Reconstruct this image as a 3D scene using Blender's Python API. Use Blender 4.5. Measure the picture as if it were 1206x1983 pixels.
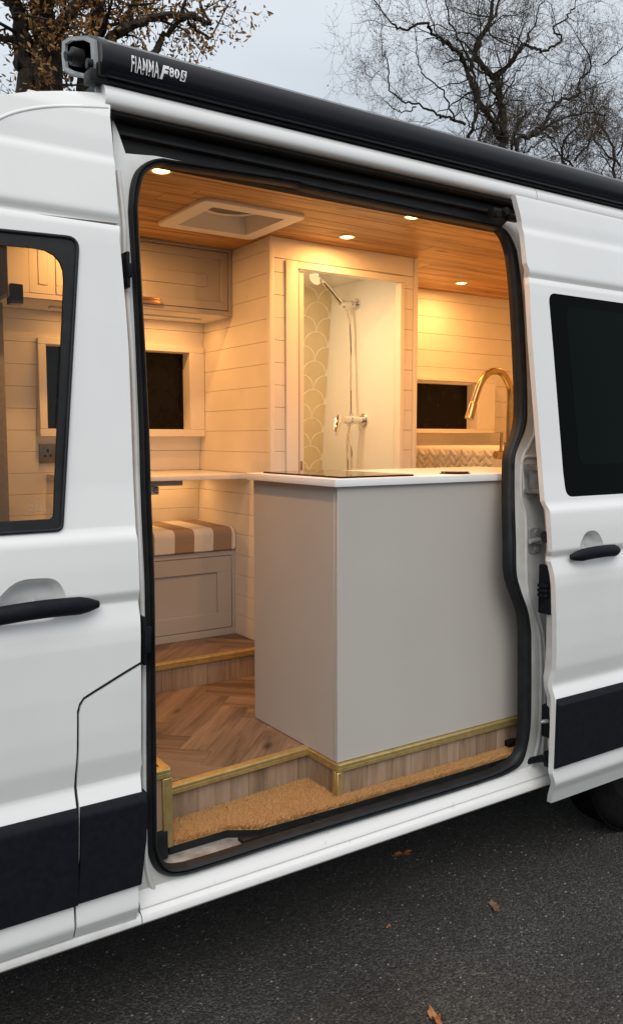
import bpy, bmesh, math, random
from mathutils import Vector, Matrix
random.seed(7)
SC = bpy.context.scene
COL = SC.collection
for o in list(bpy.data.objects): bpy.data.objects.remove(o)

# ------------------------------------------------------------------ camera
F_PX, IW, IH = 1609.33, 1206.0, 1983.0
YAW, PITCH = math.radians(33.71), math.radians(5.154)
CAM = Vector((0.0, -1.95, 1.62))
_f = Vector((math.sin(YAW)*math.cos(PITCH), math.cos(YAW)*math.cos(PITCH), -math.sin(PITCH)))
_r = Vector((math.cos(YAW), -math.sin(YAW), 0.0))
_d = _f.cross(_r)
cd = bpy.data.cameras.new("camera"); cam = bpy.data.objects.new("camera", cd); COL.objects.link(cam)
cam.matrix_world = Matrix(((_r.x, -_d.x, -_f.x, CAM.x), (_r.y, -_d.y, -_f.y, CAM.y), (_r.z, -_d.z, -_f.z, CAM.z), (0, 0, 0, 1)))
cd.sensor_fit = 'HORIZONTAL'; cd.sensor_width = 36.0; cd.lens = 36.0*F_PX/IW
cd.clip_start = 0.05; cd.clip_end = 2000
SC.camera = cam

# ------------------------------------------------------------------ sky, sun, exposure
SUN_EL, SUN_AZ = math.radians(46), math.radians(210)      # high behind the camera, veiled by cloud
w = bpy.data.worlds.new("World"); SC.world = w; w.use_nodes = True
nt = w.node_tree; N = nt.nodes; L = nt.links
for n in list(N): N.remove(n)
out = N.new('ShaderNodeOutputWorld'); bg = N.new('ShaderNodeBackground'); bg.inputs['Strength'].default_value = 0.112
sky = N.new('ShaderNodeTexSky'); sky.sky_type = 'NISHITA'; sky.sun_disc = False
sky.sun_elevation = SUN_EL; sky.sun_rotation = SUN_AZ
tc = N.new('ShaderNodeTexCoord'); sep = N.new('ShaderNodeSeparateXYZ'); L.new(tc.outputs['Generated'], sep.inputs[0])
grad = N.new('ShaderNodeValToRGB'); L.new(sep.outputs['Z'], grad.inputs[0])
e = grad.color_ramp.elements
e[0].position = 0.0; e[0].color = (0.42, 0.445, 0.465, 1); e[1].position = 1.0; e[1].color = (1.05, 1.06, 1.07, 1)
m1 = grad.color_ramp.elements.new(0.30); m1.color = (0.405, 0.450, 0.492, 1)
no = N.new('ShaderNodeTexNoise'); no.inputs['Scale'].default_value = 2.2; no.inputs['Detail'].default_value = 3
mp = N.new('ShaderNodeMapping'); mp.inputs['Scale'].default_value = (1, 1, 2.6); L.new(tc.outputs['Generated'], mp.inputs[0]); L.new(mp.outputs[0], no.inputs['Vector'])
mr = N.new('ShaderNodeMapRange'); mr.inputs[1].default_value = 0.3; mr.inputs[2].default_value = 0.7; mr.inputs[3].default_value = 9.3; mr.inputs[4].default_value = 11.4
L.new(no.outputs['Fac'], mr.inputs[0])
mul = N.new('ShaderNodeVectorMath'); mul.operation = 'SCALE'; L.new(grad.outputs[0], mul.inputs[0]); L.new(mr.outputs[0], mul.inputs['Scale'])
mix = N.new('ShaderNodeMix'); mix.data_type = 'RGBA'; mix.inputs[0].default_value = 0.92
L.new(sky.outputs[0], mix.inputs[6]); L.new(mul.outputs[0], mix.inputs[7]); L.new(mix.outputs[2], bg.inputs[0]); L.new(bg.outputs[0], out.inputs[0])
sd = bpy.data.lights.new("sun", 'SUN'); sd.energy = 1.15; sd.angle = math.radians(40); sd.color = (1.0, 0.96, 0.90)
so = bpy.data.objects.new("sun", sd); COL.objects.link(so)
sdir = Vector((math.sin(SUN_AZ)*math.cos(SUN_EL), math.cos(SUN_AZ)*math.cos(SUN_EL), math.sin(SUN_EL)))
so.rotation_euler = sdir.to_track_quat('Z', 'Y').to_euler(); so.location = (0, -6, 9)
SC.view_settings.view_transform = 'Standard'; SC.view_settings.look = 'None'
SC.view_settings.exposure = 0.42; SC.view_settings.gamma = 1.0; SC.view_settings.use_curve_mapping = False
SC.cycles.max_bounces = 10; SC.cycles.diffuse_bounces = 5; SC.cycles.transparent_max_bounces = 12
SC.cycles.sample_clamp_indirect = 4.0

# ------------------------------------------------------------------ measuring helper: sight line met with a real plane
def at(px, py, **k):
    v = _r*((px-IW/2)/F_PX) + _d*((py-IH/2)/F_PX) + _f
    (a, c), = k.items(); i = 'xyz'.index(a)
    return CAM + v*((c-CAM[i])/v[i])
# the van's side section: y (depth) against height
PZ = [(.30,.03),(.33,.02),(.385,.0),(.42,-.018),(.47,-.014),(.72,-.016),(.765,.002),(.83,-.013),(.9,-.019),(1.0,-.024),(1.12,-.026),(1.16,-.022),
      (1.215,-.009),(1.24,-.020),(1.30,-.017),(1.372,-.012),(1.398,.003),(1.5,.018),(1.9,.055),(2.10,.075),(2.138,.080),(2.15,.090),(2.17,.080),(2.30,.102),(2.315,.110),(2.36,.114),(2.42,.124),(2.46,.140),(2.49,.165),(2.51,.20),(2.53,.27),(2.55,.4)]
def lin(z, T=PZ):
    if z <= T[0][0]: return T[0][1]
    for (a, b), (c, d) in zip(T, T[1:]):
        if z <= c: return b+(d-b)*(z-a)/(c-a)
    return T[-1][1]
def prof(z):
    s = 0
    for k, g in ((-2,.06),(-1,.24),(0,.4),(1,.24),(2,.06)): s += g*lin(z+k*.0035)
    return s
PJ = [(.30,.012),(.40,-.010),(.6,-.018),(1.0,-.022),(1.25,-.017),(1.40,.002),(1.5,.016),(1.9,.055),(2.15,.080),(2.36,.114),(2.42,.126),(2.46,.14),(2.51,.2)]
def profj(z): return sum(g*lin(z+k*.025, PJ) for k, g in ((-2,.1),(-1,.24),(0,.32),(1,.24),(2,.1)))
def SJ(pts, off=0.0):
    o = []
    for px, py in pts:
        y = .05
        for _ in range(40):
            p = at(px, py, y=y+off); y = .5*y+.5*profj(p.z)
        o.append((p.x, p.z))
    return o
def surf(px, py, off=0.0):
    y = .05
    for _ in range(40):
        p = at(px, py, y=y+off); y = .5*y+.5*lin(p.z)
    return (p.x, p.z)
def S(pts, off=0.0): return [surf(a, b, off) for a, b in pts]

# ------------------------------------------------------------------ materials
MATS = {}
def mat(name, col, rough=.5, metal=0., coat=0., spec=.5, **kw):
    m = bpy.data.materials.new(name); m.use_nodes = True
    b = m.node_tree.nodes['Principled BSDF']
    b.inputs['Base Color'].default_value = (*col, 1); b.inputs['Roughness'].default_value = rough; b.inputs['Metallic'].default_value = metal
    b.inputs['Coat Weight'].default_value = coat; b.inputs['Coat Roughness'].default_value = .06
    b.inputs['Specular IOR Level'].default_value = spec
    MATS[name] = m; return m
def nd(m, t, **k):
    n = m.node_tree.nodes.new(t)
    for a, v in k.items(): setattr(n, a, v)
    return n
def lk(m, a, b): m.node_tree.links.new(a, b)
def ramp(m, src, stops):
    r = nd(m, 'ShaderNodeValToRGB'); el = r.color_ramp.elements
    el[0].position, el[0].color = stops[0][0], (*stops[0][1], 1); el[1].position, el[1].color = stops[-1][0], (*stops[-1][1], 1)
    for p, c in stops[1:-1]:
        q = el.new(p); q.color = (*c, 1)
    lk(m, src, r.inputs[0]); return r
def coords(m, scale, rnd=0.0):
    t = nd(m, 'ShaderNodeTexCoord'); mp = nd(m, 'ShaderNodeMapping'); mp.inputs['Scale'].default_value = scale
    lk(m, t.outputs['Object'], mp.inputs['Vector'])
    if rnd:
        oi = nd(m, 'ShaderNodeObjectInfo'); mu = nd(m, 'ShaderNodeMath', operation='MULTIPLY'); mu.inputs[1].default_value = rnd
        lk(m, oi.outputs['Random'], mu.inputs[0]); lk(m, mu.outputs[0], mp.inputs['Location'])
    return mp
def noise(m, vec, scale=1., detail=4., rough=.55, dist=0.):
    n = nd(m, 'ShaderNodeTexNoise'); n.inputs['Scale'].default_value = scale; n.inputs['Detail'].default_value = detail
    n.inputs['Roughness'].default_value = rough; n.inputs['Distortion'].default_value = dist
    lk(m, vec.outputs[0], n.inputs['Vector']); return n
def bsdf(m): return m.node_tree.nodes['Principled BSDF']
def bump(m, src, strength=.2, dist=.002):
    b = nd(m, 'ShaderNodeBump'); b.inputs['Strength'].default_value = strength; b.inputs['Distance'].default_value = dist
    lk(m, src, b.inputs['Height']); lk(m, b.outputs[0], bsdf(m).inputs['Normal'])
def wood(name, dark, mid, light, along, across, rough=.5, knots=True, var=.25, hi=1.0):
    """plank wood, grain along the object's own x (along=0), y (1) or z (2)"""
    m = mat(name, mid, rough, spec=.35)
    sc = [across]*3; sc[along] = 1.6
    a = noise(m, coords(m, sc, 37.), 1., 5., .6, .6)
    sc2 = [across*7]*3; sc2[along] = 5.
    f = noise(m, coords(m, sc2, 19.), 1., 2., .6)
    mx = nd(m, 'ShaderNodeMath', operation='MULTIPLY_ADD'); mx.inputs[1].default_value = .32; lk(m, f.outputs['Fac'], mx.inputs[0]); 
    sub = nd(m, 'ShaderNodeMath', operation='MULTIPLY'); sub.inputs[1].default_value = .78; lk(m, a.outputs['Fac'], sub.inputs[0]); lk(m, sub.outputs[0], mx.inputs[2])
    r = ramp(m, mx.outputs[0], [(.36, dark), (.50, mid), (.66, light)])
    col = r.outputs[0]
    if knots:
        kc = [9.]*3; kc[along] = 3.2
        v = nd(m, 'ShaderNodeTexVoronoi'); v.inputs['Scale'].default_value = 1.; lk(m, coords(m, kc, 11.).outputs[0], v.inputs['Vector'])
        kr = ramp(m, v.outputs['Distance'], [(.03, (.0,)*3), (.16, (1,)*3)])
        mk = nd(m, 'ShaderNodeMix', data_type='RGBA'); lk(m, kr.outputs[0], mk.inputs[0])
        dk = tuple(c*.45 for c in dark); mk.inputs[6].default_value = (*dk, 1); lk(m, col, mk.inputs[7]); col = mk.outputs[2]
    oi = nd(m, 'ShaderNodeObjectInfo'); hs = nd(m, 'ShaderNodeHueSaturation')
    rr = nd(m, 'ShaderNodeMapRange'); rr.inputs[3].default_value = 1-var; rr.inputs[4].default_value = 1+var; lk(m, oi.outputs['Random'], rr.inputs[0])
    lk(m, rr.outputs[0], hs.inputs['Value']); lk(m, col, hs.inputs['Color']); lk(m, hs.outputs[0], bsdf(m).inputs['Base Color'])
    bump(m, mx.outputs[0], .15, .001)
    return m
def mottled(name, c0, c1, scale, rough=.5, bumpk=0., spec=.5, coat=0., metal=0., detail=4., lo=.35, hi=.65):
    m = mat(name, c0, rough, metal=metal, spec=spec, coat=coat)
    n = noise(m, coords(m, (scale,)*3), 1., detail)
    r = ramp(m, n.outputs['Fac'], [(lo, c0), (hi, c1)]); lk(m, r.outputs[0], bsdf(m).inputs['Base Color'])
    if bumpk: bump(m, n.outputs['Fac'], bumpk, .002)
    return m

PAINT = mottled("white_paint", (.71, .71, .70), (.74, .74, .73), 3., .30, coat=1., spec=.4)
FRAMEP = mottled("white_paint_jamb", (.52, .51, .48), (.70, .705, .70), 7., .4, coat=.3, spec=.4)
SILLP = mottled("grimy_sill_paint", (.50, .475, .43), (.70, .695, .68), 34., .42, coat=.3, spec=.4, detail=8., lo=.24, hi=.36)
RUBBER = mottled("black_rubber", (.008, .009, .010), (.014, .015, .016), 25., .5, .1, .28)
PLASTIC = mottled("black_trim_plastic", (.005, .0065, .010), (.008, .0095, .013), 60., .55, .05, .13)
BLACKM = mottled("black_channel", (.007, .007, .007), (.013, .012, .012), 12., .5, 0, .25)
AWNB = mat("black_awning_case", (.005, .006, .009), .30, spec=.30)
SILVER = mottled("grey_cast_plastic", (.24, .245, .25), (.31, .315, .32), 20., .5)
WHITETXT = mat("white_print", (.8, .8, .8), .5)
STEEL = mottled("dull_steel", (.26, .26, .26), (.36, .36, .355), 40., .4, metal=.7)
CHROME = mat("chrome", (.78, .78, .78), .07, metal=1.)
BRASS = mottled("brushed_brass", (.36, .235, .085), (.44, .30, .115), 60., .30, metal=1.)
GOLDT = mottled("gold_edge_trim", (.44, .31, .11), (.54, .40, .16), 45., .42, metal=.65)
WORKT = mottled("white_worktop", (.74, .735, .72), (.78, .775, .765), 9., .3)
TAUPE = mottled("taupe_matt_panel", (.43, .395, .36), (.445, .41, .375), 3., .55, spec=.35)
TAUPE2 = mottled("taupe_painted_wood", (.40, .37, .345), (.42, .39, .36), 4., .45, spec=.4)
LINING = mottled("cream_painted_board", (.74, .70, .64), (.79, .75, .69), 5., .5, .04, .35)
LINTRIM = mottled("cream_painted_trim", (.78, .74, .68), (.80, .76, .70), 6., .45, 0, .4)
JOINT = mat("board_joint", (.68, .63, .56), .8)
SHOWERW = mottled("shower_panel", (.78, .78, .75), (.81, .81, .78), 3., .25)
TILE = mottled("fan_tile", (.60, .52, .33), (.66, .58, .38), 9., .22, coat=.3)
GROUT = mat("pale_grout", (.88, .85, .76), .8)
HOBG = mat("black_hob_glass", (.006, .006, .007), .04, spec=.5)
BLKGLASS = mat("privacy_glass", (.0015, .0028, .0025), .03, spec=.03)
PANEB = mottled("blackout_pane", (.003, .003, .003), (.007, .006, .005), 14., .16, spec=.15)
HEADL = mottled("grey_headliner", (.20, .185, .17), (.24, .22, .20), 60., .9, .1, .1)
DARK = mat("dark_underside", (.012, .012, .012), .9, spec=.1)
STEP = mottled("dirty_step_metal", (.10, .09, .08), (.34, .33, .31), 11., .6, .05)
TYRE = mottled("tyre_rubber", (.004, .004, .004), (.008, .008, .008), 20., .9, .1, .08)
LAMPRING = mat("white_lamp_ring", (.8, .78, .74), .4)
VENTP = mottled("vent_plastic", (.80, .78, .74), (.83, .81, .77), 5., .4)
VENTD = mat("vent_mesh", (.14, .15, .17), .6)
SHEETW = mottled("white_quilt", (.80, .79, .76), (.84, .83, .80), 30., .85, .1, .2)
CEIL = wood("pine_ceiling", (.10, .045, .012), (.38, .190, .054), (.57, .33, .12), 0, 24., .40, True, .14)
FLOORW = wood("oak_floor", (.058, .038, .025), (.135, .088, .056), (.21, .142, .095), 0, 16., .42, True, .20)
RISERW = wood("oak_riser", (.13, .085, .052), (.25, .165, .105), (.34, .24, .165), 2, 18., .5, False, .16)
BARK = mottled("bark", (.018, .014, .011), (.055, .045, .036), 9., .95, .5, .1)
BARK2 = mottled("twig_bark", (.028, .023, .019), (.060, .050, .040), 5., .95, 0, .1)
TWIGB = mottled("brown_twigs", (.050, .034, .022), (.085, .062, .042), 3., .95, 0, .1)
LEAFB = mottled("dry_oak_leaf", (.17, .085, .032), (.36, .20, .075), 2.5, .8, 0, .15, detail=2.)
LEAFD = mottled("dark_dry_leaf", (.06, .035, .016), (.12, .075, .03), 3., .8, 0, .15)
RUST = mottled("copper_pull", (.55, .30, .16), (.62, .35, .2), 40., .3, metal=1.)

def emis(name, col, s):
    m = mat(name, col, .4); b = bsdf(m); b.inputs['Emission Color'].default_value = (*col, 1); b.inputs['Emission Strength'].default_value = s; return m
LAMPE = emis("lamp_diffuser", (1.0, .60, .19), 7.)
def glassmat():
    m = mat("cab_glass", (1, 1, 1), .0); n = m.node_tree.nodes
    tr = nd(m, 'ShaderNodeBsdfTransparent'); tr.inputs[0].default_value = (.64, .66, .63, 1)
    gl = nd(m, 'ShaderNodeBsdfGlossy'); gl.inputs['Roughness'].default_value = .01
    fr = nd(m, 'ShaderNodeFresnel'); fr.inputs[0].default_value = 1.35
    mx = nd(m, 'ShaderNodeMixShader'); lk(m, fr.outputs[0], mx.inputs[0]); lk(m, tr.outputs[0], mx.inputs[1]); lk(m, gl.outputs[0], mx.inputs[2])
    lk(m, mx.outputs[0], n['Material Output'].inputs[0]); return m
CABGLASS = glassmat()
def asphalt():
    m = mat("asphalt", (.05, .05, .05), .75, spec=.4)
    c = coords(m, (1, 1, 1))
    v = nd(m, 'ShaderNodeTexVoronoi'); v.inputs['Scale'].default_value = 150.; lk(m, c.outputs[0], v.inputs['Vector'])
    v2 = nd(m, 'ShaderNodeTexVoronoi'); v2.inputs['Scale'].default_value = 62.; lk(m, c.outputs[0], v2.inputs['Vector'])
    big = noise(m, c, 1.7, 5.); fine = noise(m, c, 210., 3.)
    g = ramp(m, v.outputs['Color'], [(.25, (.021, .0192, .0165)), (.6, (.044, .0405, .035)), (.93, (.086, .080, .070))])
    sp = nd(m, 'ShaderNodeSeparateXYZ'); lk(m, v2.outputs['Color'], sp.inputs[0])
    gt = nd(m, 'ShaderNodeMath', operation='GREATER_THAN'); gt.inputs[1].default_value = .945; lk(m, sp.outputs[0], gt.inputs[0])
    ds = nd(m, 'ShaderNodeMath', operation='LESS_THAN'); ds.inputs[1].default_value = .24; lk(m, v2.outputs['Distance'], ds.inputs[0])
    an = nd(m, 'ShaderNodeMath', operation='MULTIPLY'); lk(m, gt.outputs[0], an.inputs[0]); lk(m, ds.outputs[0], an.inputs[1])
    mx = nd(m, 'ShaderNodeMix', data_type='RGBA'); lk(m, an.outputs[0], mx.inputs[0]); lk(m, g.outputs[0], mx.inputs[6]); mx.inputs[7].default_value = (.15, .142, .13, 1)
    br = ramp(m, big.outputs['Fac'], [(.3, (.62,)*3), (.7, (1.25,)*3)])
    mm = nd(m, 'ShaderNodeMix', data_type='RGBA', blend_type='MULTIPLY'); mm.inputs[0].default_value = 1.; lk(m, mx.outputs[2], mm.inputs[6]); lk(m, br.outputs[0], mm.inputs[7])
    lk(m, mm.outputs[2], bsdf(m).inputs['Base Color'])
    ad = nd(m, 'ShaderNodeMath', operation='MULTIPLY_ADD'); ad.inputs[1].default_value = -1.2; lk(m, v.outputs['Distance'], ad.inputs[0]); lk(m, fine.outputs['Fac'], ad.inputs[2])
    bump(m, ad.outputs[0], .9, .006)
    return m
ASPH = asphalt()
def striped():
    m = mat("striped_linen", (.5, .4, .3), .9, spec=.15)
    t = nd(m, 'ShaderNodeTexCoord'); s = nd(m, 'ShaderNodeSeparateXYZ'); lk(m, t.outputs['Object'], s.inputs[0])
    a = nd(m, 'ShaderNodeMath', operation='MULTIPLY_ADD'); a.inputs[1].default_value = 1/.19; a.inputs[2].default_value = .365; lk(m, s.outputs[0], a.inputs[0])
    f = nd(m, 'ShaderNodeMath', operation='FRACT'); lk(m, a.outputs[0], f.inputs[0])
    g = nd(m, 'ShaderNodeMath', operation='GREATER_THAN'); g.inputs[1].default_value = .5; lk(m, f.outputs[0], g.inputs[0])
    n = noise(m, coords(m, (500, 500, 120)), 1., 2.)
    c0 = ramp(m, n.outputs['Fac'], [(.3, (.27, .19, .13)), (.7, (.34, .25, .175))]); c1 = ramp(m, n.outputs['Fac'], [(.3, (.62, .57, .48)), (.7, (.72, .67, .58))])
    mx = nd(m, 'ShaderNodeMix', data_type='RGBA'); lk(m, g.outputs[0], mx.inputs[0]); lk(m, c0.outputs[0], mx.inputs[6]); lk(m, c1.outputs[0], mx.inputs[7])
    lk(m, mx.outputs[2], bsdf(m).inputs['Base Color']); bump(m, n.outputs['Fac'], .2, .001); return m
STRIPE = striped()
COIR = mottled("coir", (.50, .27, .10), (.80, .49, .22), 220., .95, 0, .1)

# ------------------------------------------------------------------ object builders
def wl(o):
    v = Vector((0, 0, 0))
    while o is not None: v = v + o.location; o = o.parent
    return v
def ob(name, verts, faces, m, parent=None, smooth=None, loc=None, kind=None, label=None):
    me = bpy.data.meshes.new(name)
    base = wl(parent) + (Vector(loc) if (loc and not parent) else Vector((0, 0, 0)))
    me.from_pydata([tuple(Vector(v)-base) for v in verts], [], faces); me.update()
    if m: me.materials.append(m)
    return fin(name, me, parent, smooth, loc, kind, label)
def fin(name, me, parent, smooth, loc, kind, label):
    if smooth is not None:
        me.shade_smooth(); me.set_sharp_from_angle(angle=math.radians(smooth))
    o = bpy.data.objects.new(name, me); COL.objects.link(o)
    if parent: o.parent = parent
    elif loc: o.location = loc
    if kind: o['kind'] = kind
    if label: o['label'] = label
    return o
def bmob(name, bm, m, parent=None, smooth=None, loc=None, kind=None, label=None):
    base = wl(parent) + (Vector(loc) if (loc and not parent) else Vector((0, 0, 0)))
    bmesh.ops.recalc_face_normals(bm, faces=bm.faces)
    for v in bm.verts: v.co -= base
    me = bpy.data.meshes.new(name); bm.to_mesh(me); bm.free()
    for q in (m if isinstance(m, (list, tuple)) else [m]): me.materials.append(q)
    return fin(name, me, parent, smooth, loc, kind, label)
def thing(name, label, cat, loc, group=None):
    o = bpy.data.objects.new(name, None); COL.objects.link(o); o.location = loc; o.empty_display_size = .1
    o['label'] = label; o['category'] = cat
    if group: o['group'] = group
    return o
def tag(o, label, cat, group=None):
    o['label'] = label; o['category'] = cat
    if group: o['group'] = group
    return o
def structure(o): o['kind'] = 'structure'; return o
def bbox(bm, lo, hi, bev=0., seg=2):
    r = bmesh.ops.create_cube(bm, size=1.)
    for v in r['verts']:
        v.co = Vector([lo[i]+(hi[i]-lo[i])*(v.co[i]+.5) for i in range(3)])
    if bev:
        es = list({e for v in r['verts'] for e in v.link_edges})
        bmesh.ops.bevel(bm, geom=es, offset=bev, segments=seg, profile=.6, affect='EDGES')
def box(name, lo, hi, m, parent=None, bev=0., seg=2, **k):
    bm = bmesh.new(); bbox(bm, lo, hi, bev, seg); return bmob(name, bm, m, parent, 40 if bev else None, **k)
def btube(bm, path, rad, n=10, cap=True, sx=1., up=None):
    path = [Vector(p) for p in path]; rs = rad if isinstance(rad, (list, tuple)) else [rad]*len(path)
    rings = []; t0 = (path[1]-path[0]).normalized(); u = Vector(up) if up else (Vector((0, 0, 1)) if abs(t0.z) < .9 else Vector((1, 0, 0)))
    for i, p in enumerate(path):
        t = (path[min(i+1, len(path)-1)]-path[max(i-1, 0)]).normalized()
        a = (u-t*u.dot(t)).normalized(); b = t.cross(a); u = a
        rings.append([bm.verts.new(p+(a*math.cos(q)+b*math.sin(q)*sx)*rs[i]) for q in [2*math.pi*j/n for j in range(n)]])
    for r0, r1 in zip(rings, rings[1:]):
        for j in range(n): bm.faces.new((r0[j], r0[(j+1) % n], r1[(j+1) % n], r1[j]))
    if cap: bm.faces.new(rings[0][::-1]); bm.faces.new(rings[-1])
def tube(name, path, rad, m, parent=None, n=12, **k):
    bm = bmesh.new(); btube(bm, path, rad, n); return bmob(name, bm, m, parent, 40, **k)
def smooth_path(P, k=6):
    P = [Vector(p) for p in P]; Q = [P[0]*2-P[1]]+P+[P[-1]*2-P[-2]]; o = []
    for i in range(1, len(Q)-2):
        for j in range(k):
            t = j/k; a, b, c, d = Q[i-1], Q[i], Q[i+1], Q[i+2]
            o.append(.5*((2*b)+(c-a)*t+(2*a-5*b+4*c-d)*t*t+(3*b-a-3*c+d)*t**3))
    return o+[P[-1]]
def bdisc(bm, c, axis, r, h, n=24, r2=None, bev=0.):
    """short cylinder from c along axis"""
    axis = Vector(axis).normalized(); c = Vector(c)
    if bev: btube(bm, [c, c+axis*(h-bev), c+axis*h], [r, r2 or r, (r2 or r)-bev], n)
    else: btube(bm, [c, c+axis*h], [r, r2 or r], n)
def extr(name, prof_yz, x0, x1, m, parent=None, smooth=35, axis='x', **k):
    """closed section swept along x (section in y,z) or along y (section in x,z)"""
    bm = bmesh.new()
    f = (lambda a, p: (a, p[0], p[1])) if axis == 'x' else ((lambda a, p: (p[0], a, p[1])) if axis == 'y' else (lambda a, p: (p[0], p[1], a)))
    A = [bm.verts.new(f(x0, p)) for p in prof_yz]; B = [bm.verts.new(f(x1, p)) for p in prof_yz]; n = len(A)
    for i in range(n): bm.faces.new((A[i], A[(i+1) % n], B[(i+1) % n], B[i]))
    bm.faces.new(A[::-1]); bm.faces.new(B)
    return bmob(name, bm, m, parent, smooth, **k)
def rounded(P, r, n=5):
    o = []; N_ = len(P)
    for i in range(N_):
        a, b, c = Vector(P[i-1]), Vector(P[i]), Vector(P[(i+1) % N_])
        rr = r[i] if isinstance(r, (list, tuple)) else r
        if rr <= 0: o.append((b.x, b.y)); continue
        u = (a-b); v = (c-b); q = min(rr, u.length*.45, v.length*.45); p0 = b+u.normalized()*q; p1 = b+v.normalized()*q
        for j in range(n+1):
            t = j/n; w_ = p0*(1-t)**2+b*2*t*(1-t)+p1*t*t; o.append((w_.x, w_.y))
    return o
def sheet(name, loops, yf, t, m, parent=None, dz=.02, smooth=32, rim=True, **k):
    """panel bounded by loops in (x,z) (even-odd holes), laid on y=yf(z), t thick towards +y"""
    zs = set()
    for lp in loops:
        for x, z in lp: zs.add(round(z, 5))
    z0, z1 = min(zs), max(zs)
    q = z0
    while q < z1: zs.add(round(q, 5)); q += dz
    zs = sorted(zs); Z = [zs[0]]
    for z in zs[1:]:
        if z-Z[-1] > 4e-4: Z.append(z)
    edges = []
    for lp in loops:
        for a, b in zip(lp, lp[1:]+lp[:1]):
            if abs(a[1]-b[1]) > 1e-6: edges.append((a, b) if a[1] < b[1] else (b, a))
    bm = bmesh.new(); vm = {}
    def V(x, z):
        kk = (round(x, 4), round(z, 5))
        if kk not in vm: vm[kk] = bm.verts.new((x, yf(z), z))
        return vm[kk]
    ex = lambda e_, z: e_[0][0]+(e_[1][0]-e_[0][0])*min(1, max(0, (z-e_[0][1])/(e_[1][1]-e_[0][1])))
    for za, zb in zip(Z, Z[1:]):
        zm = (za+zb)/2; act = sorted([e_ for e_ in edges if e_[0][1] <= zm < e_[1][1]], key=lambda e_: ex(e_, zm))
        for e0, e1 in zip(act[::2], act[1::2]):
            vs = [V(ex(e0, za), za), V(ex(e1, za), za), V(ex(e1, zb), zb), V(ex(e0, zb), zb)]
            u = []
            for v in vs:
                if v not in u: u.append(v)
            if len(u) > 2:
                try: bm.faces.new(u)
                except ValueError: pass
    if rim and t:
        bm.edges.ensure_lookup_table(); be = [e_ for e_ in bm.edges if len(e_.link_faces) == 1]
        r = bmesh.ops.extrude_edge_only(bm, edges=be)
        for g in r['geom']:
            if isinstance(g, bmesh.types.BMVert): g.co.y += t
    return bmob(name, bm, m, parent, smooth, **k)
def dish(name, loop, yf, depth, m, parent, label=None):
    """a pressed hollow that fills a hole in a panel"""
    cx = sum(p[0] for p in loop)/len(loop); cz = sum(p[1] for p in loop)/len(loop); bm = bmesh.new(); R_ = []
    for s, d in ((1.03, .0006), (1., .003), (.975, .25*depth), (.92, .58*depth), (.82, .84*depth), (.6, .98*depth), (.3, depth)):
        R_.append([bm.verts.new((cx+(x-cx)*s, yf(z)+d, cz+(z-cz)*s)) for x, z in loop])
    n = len(loop)
    for a, b in zip(R_, R_[1:]):
        for j in range(n): bm.faces.new((a[j], a[(j+1) % n], b[(j+1) % n], b[j]))
    bm.faces.new(R_[-1])
    return bmob(name, bm, m, parent, 60)

# ================================================================== GROUND
structure(ob("ground", [(-120, -60, 0), (200, -60, 0), (200, 260, 0), (-120, 260, 0)], [(0, 1, 2, 3)], ASPH))

# ================================================================== CAMPERVAN BODY
VAN = thing("campervan", "white high roof campervan with its sliding side door open onto a warmly lit interior", "van", (1.5, 1.0, 0))
P0 = lambda z: prof(z)
# --- cab door
edgeR = S([(231, 437), (231.5, 463), (243.5, 596), (248.8, 673), (254.8, 853), (262, 1010), (263.5, 1032), (267, 1050), (269.5, 1150), (267.5, 1168), (271, 1192), (272.5, 1240), (272.2, 1282)])
cut = S([(243.5, 1299), (178, 1340), (161.4, 1351), (153.2, 1363), (149, 1378), (148.5, 1455), (145, 1500), (143.5, 1523), (147.5, 1564), (147, 1715), (142.6, 1750), (141, 1817)])
door_loop = [(-.62, edgeR[0][1])]+edgeR+cut+[(-.62, cut[-1][1])]
win_out = rounded([(-.52, 2.06), (.672, 2.098), (.592, 1.402), (-.52, 1.402)], [0, .028, .014, 0])
win_in = rounded([(-.49, 2.03), (.640, 2.064), (.576, 1.428), (-.49, 1.428)], [0, .075, .012, 0])
cup = rounded([(.432, 1.192), (.418, 1.235), (.478, 1.296), (.574, 1.292), (.598, 1.235), (.565, 1.190)], .035, 5)
dr = sheet("cab_door", [door_loop, win_out, cup], P0, .022, PAINT, VAN, .010)
dish("handle_hollow", cup, P0, .042, PAINT, dr)
def handle(xa, xb, z, yb, parent, rise):
    n = 13; bm = bmesh.new(); pth = []; rs = []
    for i in range(n):
        t = i/(n-1); pth.append((xa+(xb-xa)*t, yb-.036*math.sin(math.pi*min(1, max(0, .08+t*.84)))**.6, z+.010*math.sin(math.pi*t)+rise*t)); rs.append(.0215*(.40 if i in (0, n-1) else (.78 if i in (1, n-2) else 1)))
    btube(bm, pth, rs, 12, True, .72, up=(0, 0, 1))
    return bmob("door_handle", bm, PLASTIC, parent, 60)
handle(.372, .668, 1.213, -.010, dr, .006)
ring = sheet("window_seal", [win_out, win_in], lambda z: prof(z)-.003, .010, RUBBER, dr, .03)
bm = bmesh.new(); btube(bm, [(x, prof(z)-.004, z) for x, z in win_out], .0045, 8); bmob("window_gasket", bm, RUBBER, dr, 60)
sheet("window_pane", [win_in], lambda z: prof(z)+.008, 0, CABGLASS, dr, .05, rim=False)
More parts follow.
